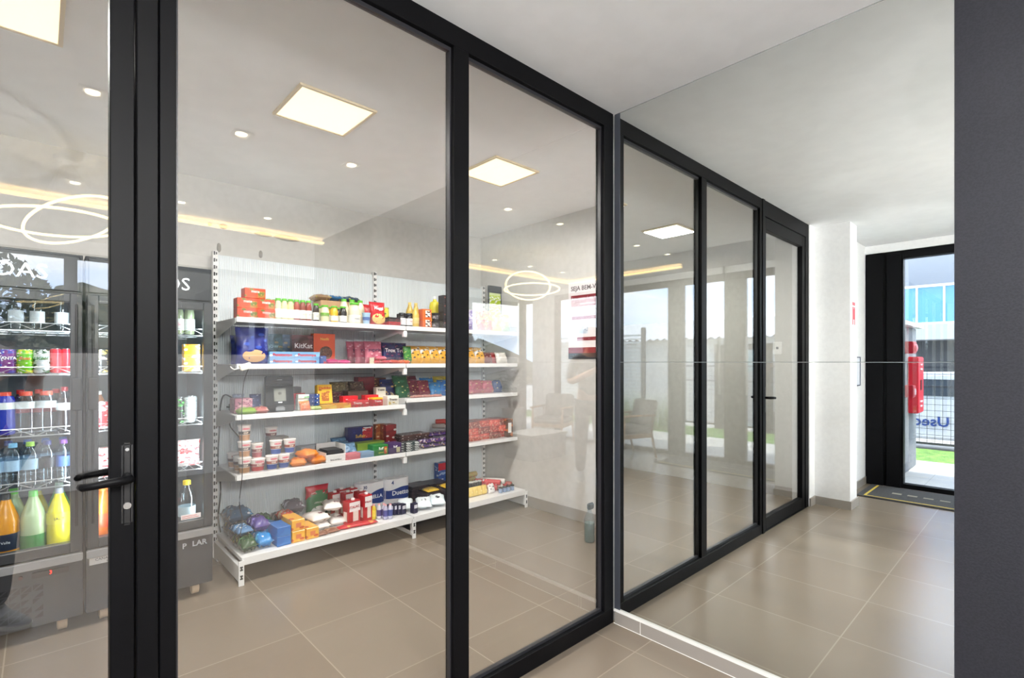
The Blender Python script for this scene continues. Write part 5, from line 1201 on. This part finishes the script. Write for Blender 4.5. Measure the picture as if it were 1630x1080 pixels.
pouch((X(562, 3.53), 3.52, Z0), .07, .30, .022, 'long red and amber spaghetti packet lying along the deck edge', 'packet', None, printed((190, 34, 44), (214, 150, 80), (214, 150, 80), 5), lie=True, rot=(-PI/2, 0, 0), name='spaghetti_packet')
o = [q for q in bpy.data.objects if q.name.startswith('spaghetti_packet')][0]; o.rotation_euler = (-PI/2, 0, -PI/2-.12); o.location.x -= .15
for i, px in enumerate((597, 603, 609, 614, 620)):
    y = 3.60-.018*i+.02
    bottle((X(px, y), y, Z0), 'small yogurt drink bottle with pink cap, ' + ordw(i, 5, 'milk cartons'), 'bottle', 'small yogurt drinks', .019, .115, ((214, 190, 60), (206, 206, 214), (190, 190, 206), (176, 176, 200), (196, 196, 214))[i], (236, 176, 176), ((226, 200, 70), (90, 80, 130), (96, 84, 130), (90, 90, 150), (80, 90, 150))[i], (.2, .62), .55, name='yogurt_bottle', capr=.55)
for i in range(5):
    px = 630+i*6; y = 3.63-.012*i
    carton((X(px, y), y, Z0), .044, .044, .085-.006*(i > 2), 'small navy drink box with white label, ' + ordw(i, 5, 'yogurt bottles'), 'box', 'small navy drink boxes', (36, 34, 60), printed((36, 34, 60), (44, 40, 74), (90, 70, 120), 20), name='drink_box', patch=(.15, .85, .5, .85), patchc=(214, 214, 224), rz=.15)
for i, (px, y, c2, lab) in enumerate(((650, 3.62, (120, 160, 90), 'white and green wipes packet'), (668, 3.58, (70, 170, 200), 'white and turquoise wipes packet with black disc'), (688, 3.56, (80, 180, 210), 'white and light blue wipes packet with black disc, toward the mullion'))):
    pouch((X(px, y), y-.05, Z0), .13, .15, .05, lab, 'wipes', None, printed((226, 234, 238), c2, (236, 240, 242), 8), lie=False, rot=(-PI/2+.25, 0, -.5), patch=None if i == 0 else (.16, 1, .5, (36, 38, 48)), seed=i, name='wipes_packet')
    [q for q in bpy.data.objects if q.name.startswith('wipes_packet')][-1].location.z = Z0+.03
DK = noise_mat('black_plastic_pack', (46, 44, 48), (74, 62, 66), 30, .35, .2)
for i, (px, y, n) in enumerate(((664, 3.94, 4), (690, 3.92, 4), (695, 3.68, 3), (712, 3.66, 4))):
    for k in range(n):
        carton((X(px, y), y, Z0+k*.030), .20 if i < 2 else .15, .17, .029, 'folded black bin bag pack, %s layer, pile %s' % (('bottom', 'second', 'third', 'top')[k], ('at the back beside the paper', 'at the back by the mullion', 'in front with yellow top', 'in front behind the mullion')[i]), 'pack', None, (46, 44, 48), DK, name='bin_bag_pack', rz=.05*math.sin(5*k+i))
for i, (px, y, z) in enumerate(((695, 3.66, .092), (712, 3.66, .122))):
    pouch((X(px, y), y-.07, Z0+z), .13, .14, .02, 'yellow labelled flat pack on the %s front black pile' % ('first', 'second')[i], 'packet', None, printed((214, 176, 60), (60, 54, 50), (226, 206, 120), 10), lie=True, name='yellow_packet')
carton((X(704, 4.00), 4.02, Z0), .11, .07, .26, 'blue and white box with red top at the back beside the mullion', 'box', None, (50, 84, 150), printed((50, 84, 150), (150, 170, 206), (220, 220, 226), 12), name='soap_box', patch=(.0, 1.0, .74, 1.0), patchc=(190, 30, 50))
# poster side bay of the deck
GOLD = printed((176, 162, 96), (196, 182, 120), (206, 60, 50), 11)
for i in range(3):
    for k in range(3):
        if i+k > 2: continue
        roll((3.05, 3.905+.053*i+.0265*(k % 2), Z0+.027+k*.047), .026, .22, R(-4), 'golden biscuit roll with red ends, %s layer, %s row' % (('bottom', 'middle', 'top')[k], ORD[i]), (176, 162, 96), (190, 40, 40), mat=GOLD)
for i, (x, y, z, c, lab) in enumerate(((3.12, 3.72, .028, (176, 34, 44), 'red paper towel roll pointing to the deck edge'), (3.185, 3.72, .028, (226, 220, 214), 'white biscuit roll between two red rolls'), (3.25, 3.73, .028, (186, 40, 50), 'red roll on the deck behind the white one'),
        (3.217, 3.72, .074, (206, 200, 196), 'white and black striped roll on top of the red rolls'), (3.152, 3.71, .074, (190, 44, 52), 'upper red roll resting on the red and white rolls'), (3.316, 3.73, .028, (150, 60, 56), 'dark red roll beside the deck end bracket'))):
    roll((x, y, Z0+z), .026, .25, R(-58), lab, c, (90, 86, 84), mat=printed(c, tuple(min(255, v+16) for v in c), (236, 230, 226), 9))
for i in range(8):
    t = thing('chip_tube', 'dark grey snack tube standing in line, ' + ordw(i, 8, 'mullion'), 'tube', (2.72+.047*i, 3.74-.004*i, Z0), 0, 'dark snack tubes')
    part('tube_body', 'ctb', lambda: lathe_mesh([(.022, 0), (.022, .096)], 18), M((58, 60, 62), .4), t); part('lid', 'ctl', lambda: lathe_mesh([(.0228, .096), (.0228, .102), (.020, .104)], 18), M((196, 196, 190), .4), t)
for i in range(6):
    pouch((2.72+.06*i, 3.60, Z0), .055, .085, .035, 'yellow sachet with red top standing at the deck edge, ' + ordw(i, 6, 'mullion'), 'sachet', 'yellow sachets at the deck edge', printed((224, 196, 110), (214, 60, 60), (240, 220, 150), 10), tilt=.2, name='yellow_sachet')
pouch((3.09, 3.58, Z0), .07, .09, .04, 'white sachet with black and red print beside the yellow sachets', 'sachet', None, printed((232, 228, 226), (190, 40, 50), (40, 40, 44), 14), tilt=.3)
for i in range(4):
    t = thing('small_jar', 'small blue jar with black lid at the deck edge, ' + ordw(i, 4, 'yellow sachets'), 'jar', (3.16+.05*i, 3.535, Z0))
    part('jar_body', 'sjb', lambda: lathe_mesh([(.019, 0), (.020, .04)], 16), M((130, 150, 180), .35), t); part('lid', 'sjl', lambda: lathe_mesh([(.020, .04), (.020, .052)], 16), M((30, 30, 34), .4), t)

# ================================================================== SMALL THINGS IN THE SHOP
o = thing('sensor_box', 'white sensor box on a clip hanging from the fridge end of the second shelf', 'sensor', (X(388, 3.54), 3.54, 1.372))
link('sensor_body', box_mesh(-.035, .035, -.012, .012, -.02, .02, .004), M((228, 222, 206), .4), o, (.01, 0, .0), (0, R(-18), 0))
link('clip', tube_mesh([(-.02, .0, -.01), (-.05, .01, -.02), (-.065, .02, -.01), (-.07, .03, .0)], .004, 6), M((225, 225, 225), .4), o)
def cable(name, pts, lab, r=.004):
    ps = [Vector(p) for p in pts]; out = []
    for i in range(len(ps)-1):
        p0 = ps[max(i-1, 0)]; p1 = ps[i]; p2 = ps[i+1]; p3 = ps[min(i+2, len(ps)-1)]
        for k in range(6):
            u = k/6; out.append(.5*((2*p1)+(-p0+p2)*u+(2*p0-5*p1+4*p2-p3)*u*u+(-p0+3*p1-3*p2+p3)*u**3))
    out.append(ps[-1])
    tag(link(name, tube_mesh(out, r, 6), M((24, 26, 32), .5)), lab, 'cable')
cable('power_cable', [(1.02, 3.95, 1.12), (.96, 4.0, 1.17), (.935, 4.02, 1.10), (.93, 4.04, .9), (.925, 4.05, .7), (.935, 4.02, .5), (.925, 4.04, .3), (.93, 4.0, .2)], 'black power cable running down the slotted upright beside the fridge', .005)
cable('data_cable', [(.985, 3.545, 1.36), (.955, 3.548, 1.25), (.945, 3.548, 1.0), (.95, 3.55, .7), (.935, 3.56, .5), (.95, 3.55, .38), (.93, 3.56, .25)], 'thin black cable hanging from the white sensor box', .0025)
cable('adapter_cable', [(1.03, 4.04, .62+.43), (1.0, 4.05, .95), (1.06, 4.04, .85), (1.10, 4.03, .74)], 'short black cable behind the noodle cups', .004)
t = thing('power_adapter', 'black power adapter block at the end of the third shelf', 'adapter', (1.03, 3.97, Z3A)); link('adapter_body', box_mesh(-.05, .05, -.03, .03, 0, .05, .004), M((44, 48, 56), .5), t); link('plug_lead', tube_mesh([(-.05, 0, .025), (-.07, 0, .03)], .005), M((24, 26, 32), .5), t)
# poster
t = thing('welcome_poster', 'white and dark red welcome poster reading SEJA BEM-VINDO on the shop wall', 'poster', (3.468, 2.60, 1.79))
t.rotation_euler = (0, 0, -PI/2)
pw = .36
link('poster_sheet', box_mesh(-pw, pw, -.003, 0, -.36, .32), M((232, 226, 228), .5), t)
RD = M((132, 34, 46), .5); DKT = M((60, 30, 40), .5)
link('red_band', boxes_mesh([(-pw+.03, pw, -.0045, -.003, .10, .20), (-pw+.04, pw-.15, -.0045, -.003, -.015, .015), (-pw+.10, pw-.10, -.0045, -.003, -.20, -.17), (-pw, pw, -.0045, -.003, -.31, -.26)]), RD, t)
link('black_band', boxes_mesh([(-pw, pw, -.0045, -.003, -.36, -.31)]), M((34, 30, 34), .5), t)
lettering('SEJA BEM-VINDO', .056, DKT, t, (-.12, -.0045, .26), off=.0008)
lettering('Este espaço é um mercado autônomo', .034, M((236, 220, 222), .5), t, (-.06, -.006, .172)); lettering('para a sua comodidade', .030, M((236, 220, 222), .5), t, (-.08, -.006, .125))
lettering('Faça as suas compras', .040, M((90, 84, 90), .5), t, (-.10, -.0045, .072)); lettering('em 4 passos', .034, M((90, 84, 90), .5), t, (-.10, -.0045, .034))
link('picture', boxes_mesh([(-.24, -.14, -.0045, -.003, -.14, -.05), (.0, .09, -.0045, -.003, -.14, -.05), (.22, .34, -.0045, -.003, -.16, .0)]), printed((176, 190, 206), (214, 220, 228), (110, 120, 140), 22, .5), t)
# wall switch
t = thing('light_switch', 'white double switch plate on the beige shop wall seen in the mirror', 'switch', (-1.156, 1.97, 1.55), PI/2)
link('plate', box_mesh(-.045, .045, -.006, .0, -.065, .065, .004), M((238, 238, 236), .4), t)
t.rotation_euler = (0, 0, PI/2)
link('rocker', box_mesh(-.012, .012, -.009, -.006, -.012, .012, .001), M((70, 72, 74), .3), t)
# water jug beside the poster wall
for i, (px0, px1, pz0, pz1, lab) in enumerate(((331, 337, 354, 360, 'small round grey patch high on the back wall'), (349, 362, 356, 365, 'oval grey patch high on the back wall'),
        (405, 433, 370, 377, 'long thin grey patch high on the back wall'), (436, 477, 375, 384, 'ragged long grey patch sloping on the back wall'),
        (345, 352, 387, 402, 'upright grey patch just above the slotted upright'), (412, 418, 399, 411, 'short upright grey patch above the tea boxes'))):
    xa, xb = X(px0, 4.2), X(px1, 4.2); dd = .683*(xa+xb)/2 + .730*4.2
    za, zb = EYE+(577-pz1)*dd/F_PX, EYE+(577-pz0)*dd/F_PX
    o = lathe_mesh([(1, 0), (.96, .003), (.001, .003)], 22)  # flat oval disc in one even grey, set on the back wall
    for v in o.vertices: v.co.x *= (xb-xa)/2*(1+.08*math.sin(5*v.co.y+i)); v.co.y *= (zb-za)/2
    tag(link('grey_patch', o, M((150, 146, 140), .8), None, ((xa+xb)/2, 4.2, (za+zb)/2), (PI/2, 0, 0)), lab, 'paint patch')
t = thing('cleaning_bottle', 'clear bottle with dark cap standing on the shop floor by the mirror wall', 'bottle', (3.13, 2.46, 0))
link('bottle_body', lathe_mesh([(.038, 0), (.042, .01), (.042, .17), (.032, .21), (.016, .235), (.016, .25)], 22), pane_mat('clear_plastic', (.86, .92, .95), .10, .03), t)
link('liquid', lathe_mesh([(.035, .004), (.038, .012), (.038, .15)], 20), M((110, 128, 122), .2), t)
link('spray_head', box_mesh(-.02, .045, -.014, .014, .25, .30, .008, 2), M((40, 60, 74), .4), t)

# ================================================================== PERSON TAKING THE PICTURE
def skin_obj(name, pts, edges, radii, mat, parent, root=0, sub=2):
    me = bpy.data.meshes.new(name); me.from_pydata(pts, edges, []); me.update()
    o = link(name, me, mat, parent)
    m = o.modifiers.new('skin', 'SKIN'); m.use_smooth_shade = True
    for i, r in enumerate(radii):
        v = me.skin_vertices[0].data[i]; v.radius = r if isinstance(r, tuple) else (r, r); v.use_root = (i == root)
    s = o.modifiers.new('sub', 'SUBSURF'); s.levels = sub; s.render_levels = sub
    return o
SKINM = M((190, 140, 112), .55); SHIRT = noise_mat('shirt_cloth', (38, 40, 46), (46, 48, 54), 60, .9, .1); JEANS = noise_mat('trouser_cloth', (40, 44, 54), (52, 56, 66), 80, .9, .1)
pr = thing('person', 'person in cap, dark shirt and trousers holding up a phone in both hands', 'person', (-.26, -.47, 0), R(YAW)-PI/2)
# local frame: +y is where the person looks; phone near (0.0,.53,1.4)
pl = (Euler((0, 0, R(YAW)-PI/2)).to_matrix().inverted() @ Vector((.26-.02, .47-.022, 0)))
phx, phy = pl.x, pl.y
P_ = [(0, 0, .95), (0, .0, 1.12), (0, -.01, 1.32), (0, -.01, 1.45), (0, .005, 1.54), (0, .02, 1.63), (0, .025, 1.72),
      (.19, -.01, 1.41), (.25, .06, 1.16), (phx+.10, phy-.10, 1.33), (phx+.075, phy-.035, 1.37),
      (-.19, -.01, 1.41), (-.25, .06, 1.16), (phx-.10, phy-.10, 1.33), (phx-.075, phy-.035, 1.37),
      (.095, .0, .88), (.11, .03, .50), (.12, -.01, .09), (-.095, .0, .88), (-.115, .0, .50), (-.13, -.04, .09)]
E_ = [(0, 1), (1, 2), (2, 3), (3, 4), (4, 5), (5, 6), (3, 7), (7, 8), (8, 9), (9, 10), (3, 11), (11, 12), (12, 13), (13, 14), (0, 15), (15, 16), (16, 17), (0, 18), (18, 19), (19, 20)]
R_ = [(.15, .11), (.14, .105), (.16, .11), (.10, .075), (.055, .055), (.078, .095), (.075, .092), (.062, .06), (.048, .048), (.032, .032), (.024, .03), (.062, .06), (.048, .048), (.032, .032), (.024, .03),
      (.09, .095), (.062, .066), (.042, .046), (.09, .095), (.062, .066), (.042, .046)]
body = skin_obj('body', P_, E_, R_, SKINM, pr)
def cloth(name, idx, grow, mat, extra=None):
    mp_ = {k: n for n, k in enumerate(idx)}
    pts = [P_[k] for k in idx]; ed = [(mp_[a], mp_[b]) for a, b in E_ if a in mp_ and b in mp_]
    rad = [tuple(v+grow for v in R_[k]) for k in idx]
    return skin_obj(name, pts, ed, rad, mat, pr)
cloth('shirt', [0, 1, 2, 3, 7, 8, 11, 12], .014, SHIRT)
cloth('trousers', [0, 15, 16, 17, 18, 19, 20], .016, JEANS)
link('hair', lathe_mesh([(.090, 1.62), (.098, 1.68), (.094, 1.74), (.06, 1.79)], 24, .92, 1.08), M((40, 30, 26), .8), pr, (0, .012, 0))
cap = link('cap', lathe_mesh([(.101, 1.715), (.103, 1.74), (.094, 1.78), (.06, 1.815), (.01, 1.825)], 28, .94, 1.1), M((60, 56, 60), .7), pr, (0, .02, 0))
link('peak', lathe_mesh([(.085, 0), (.085, .008)], 24, .85, 1.0), M((52, 48, 52), .7), cap, (0, .095, 1.718), (R(-10), 0, 0))
for s in (-1, 1):
    link('eye', lathe_mesh([(.002, -.010), (.009, -.005), (.011, .0), (.009, .005), (.002, .010)], 12), M((230, 230, 230), .3), pr, (s*.030, .108, 1.675))
    link('ear', lathe_mesh([(.004, -.006), (.024, 0), (.004, .006)], 14, .6, 1.0), SKINM, pr, (s*.082, .02, 1.66), (0, PI/2, 0))
link('nose', tube_mesh([(0, .105, 1.675), (0, .125, 1.645), (0, .112, 1.635)], [.008, .014, .01], 8), SKINM, pr)
link('mouth', box_mesh(-.024, .024, .100, .112, 1.606, 1.614, .003), M((150, 84, 78), .5), pr)
for s in (-1, 1):
    hx, hy = phx+s*.075, phy-.035
    link('palm', box_mesh(hx-.014, hx+.014, hy-.035, hy+.03, 1.345, 1.425, .012, 3, True), SKINM, pr)
    for k in range(4):
        z = 1.355+k*.019
        link('finger', tube_mesh([(hx, hy+.02, z), (hx-s*.006, hy+.045+.003*math.sin(k+1), z+.002), (hx-s*.03, hy+.053, z+.003), (hx-s*(.045+.006*(k % 3)), hy+.047, z+.003)], [.0085, .008, .0075, .006], 8), SKINM, pr)
    link('thumb', tube_mesh([(hx, hy-.02, 1.355), (hx-s*.015, hy-.03, 1.375), (hx-s*.032, hy-.012, 1.392)], [.010, .0095, .007], 8), SKINM, pr)
for s, (x, y) in ((1, (.12, -.01)), (-1, (-.13, -.04))):
    bm = bmesh.new(); n = 20; ringz = []
    for z, kx, ky, oy in ((0, .045, .135, .07), (.03, .048, .138, .07), (.055, .042, .115, .055), (.085, .038, .06, .01), (.11, .036, .048, 0)):
        ringz.append([bm.verts.new((x+kx*math.cos(2*PI*i/n), y+oy+ky*math.sin(2*PI*i/n), z)) for i in range(n)])
    for a, b in zip(ringz, ringz[1:]):
        for i in range(n): bm.faces.new((a[i], a[(i+1) % n], b[(i+1) % n], b[i]))
    bm.faces.new(ringz[0][::-1]); bm.faces.new(ringz[-1])
    sh = link('shoe', new_mesh(bm, 'shoe', True), M((150, 152, 156), .6), pr)
    link('sole', lathe_mesh([(.05, 0), (.052, .022)], 24, 1, 2.75), M((226, 226, 224), .6), sh, (x, y+.07, 0.0))
ph = thing('smartphone', 'black smartphone held upright in both hands by the person', 'phone', (-.02, -.022, EYE-.0), R(YAW)-PI/2)
link('phone_body', box_mesh(-.075, .075, -.005, .004, -.037, .037, .003, 2), M((26, 26, 30), .3), ph)
link('phone_screen', box_mesh(-.071, .071, -.0056, -.0048, -.034, .034), M((90, 96, 104), .2), ph)
# ================================================================== LET NEIGHBOURING PRODUCTS MAKE ROOM FOR EACH OTHER
bpy.context.view_layer.update()
def world_box(o):
    lo = Vector((9, 9, 9)); hi = Vector((-9, -9, -9))
    st = [o]
    while st:
        q = st.pop(); st += list(q.children)
        if q.type == 'MESH':
            for c in q.bound_box:
                w = q.matrix_world @ Vector(c)
                for i in range(3): lo[i] = min(lo[i], w[i]); hi[i] = max(hi[i], w[i])
    return lo, hi
SKIP = ('fridge', 'shelf unit', 'cable', 'sensor', 'poster', 'switch', 'adapter', 'tag')
goods = []
for o in list(SC.objects):
    if o.parent is None and o.get('category') and o['category'] not in SKIP and 3.40 < o.location.y < 4.2 and -.5 < o.location.x < 3.5 and o.location.z < 2.2:
        lo, hi = world_box(o)
        fy_ = .72 if 'pouch' in o.name and abs(o.rotation_euler[0]) < 1.2 else .94
        hx_, hy_ = (hi.x-lo.x)/2*.95, (hi.y-lo.y)/2*fy_
        if 'bag' in o.name or 'flour' in o.name: hx_ *= .88; hy_ *= .88
        if o['category'] == 'roll' or o.name.split('.')[0] in ('food_bag', 'flour_bag', 'pasta_box', 'biscuit_pack', 'coffee_packet'): continue
        fridge_in = o.location.x < .78 and lo.x < .77 and o.location.x < .80
        goods.append([o, (lo.x+hi.x)/2, (lo.y+hi.y)/2, hx_, hy_, lo.z+.004, hi.z-.006, 0.0, 0.0, fridge_in, hi.x-lo.x, hi.y-lo.y])
for it in range(70):
    for i in range(len(goods)):
        a = goods[i]
        for j in range(i+1, len(goods)):
            b = goods[j]
            if a[5] >= b[6] or b[5] >= a[6]: continue
            dx = b[1]+b[7]-a[1]-a[7]; dy = b[2]+b[8]-a[2]-a[8]
            px_ = a[3]+b[3]-abs(dx); py_ = a[4]+b[4]-abs(dy)
            if px_ <= 0 or py_ <= 0: continue
            if px_ < py_:
                s = px_/2*(.5 if dx >= 0 else -.5); a[7] -= s; b[7] += s
            else:
                s = py_/2*(.5 if dy >= 0 else -.5); a[8] -= s; b[8] += s
    for a in goods:
        k_ = 1.7 if ('food_bag' in a[0].name or 'flour' in a[0].name) else 1.0
        a[7] = max(-.045*k_, min(.045*k_, a[7])); a[8] = max(-.06*k_, min(.09*k_, a[8]))
        cxx, cyy_ = a[1]+a[7], a[2]+a[8]
        y0 = 3.545 if a[9] else (3.500 if a[5] < .5 else 3.588)
        y1 = 4.05 if a[9] else 4.088
        cyy_ = max(min(cyy_, y1-a[11]/2), y0+a[11]/2)
        if a[9]:
            xa, xb = ((DA[0]+.036, DA[1]-.036) if cxx < .17 else (DB[0]+.036, DB[1]-.036))
            cxx = max(min(cxx, xb-a[10]/2), xa+a[10]/2)
        else: cxx = max(min(cxx, 3.405-a[10]/2), .945+a[10]/2)
        a[7] = cxx-a[1]; a[8] = cyy_-a[2]
for a in goods:
    a[0].location.x += a[7]; a[0].location.y += a[8]
for o in list(SC.objects):
    if o.parent is None and o.get('category') and o['category'] not in SKIP and 3.40 < o.location.y < 4.15 and -.5 < o.location.x < 3.5 and o.location.z < 2.2:
        o.location.z += .0012
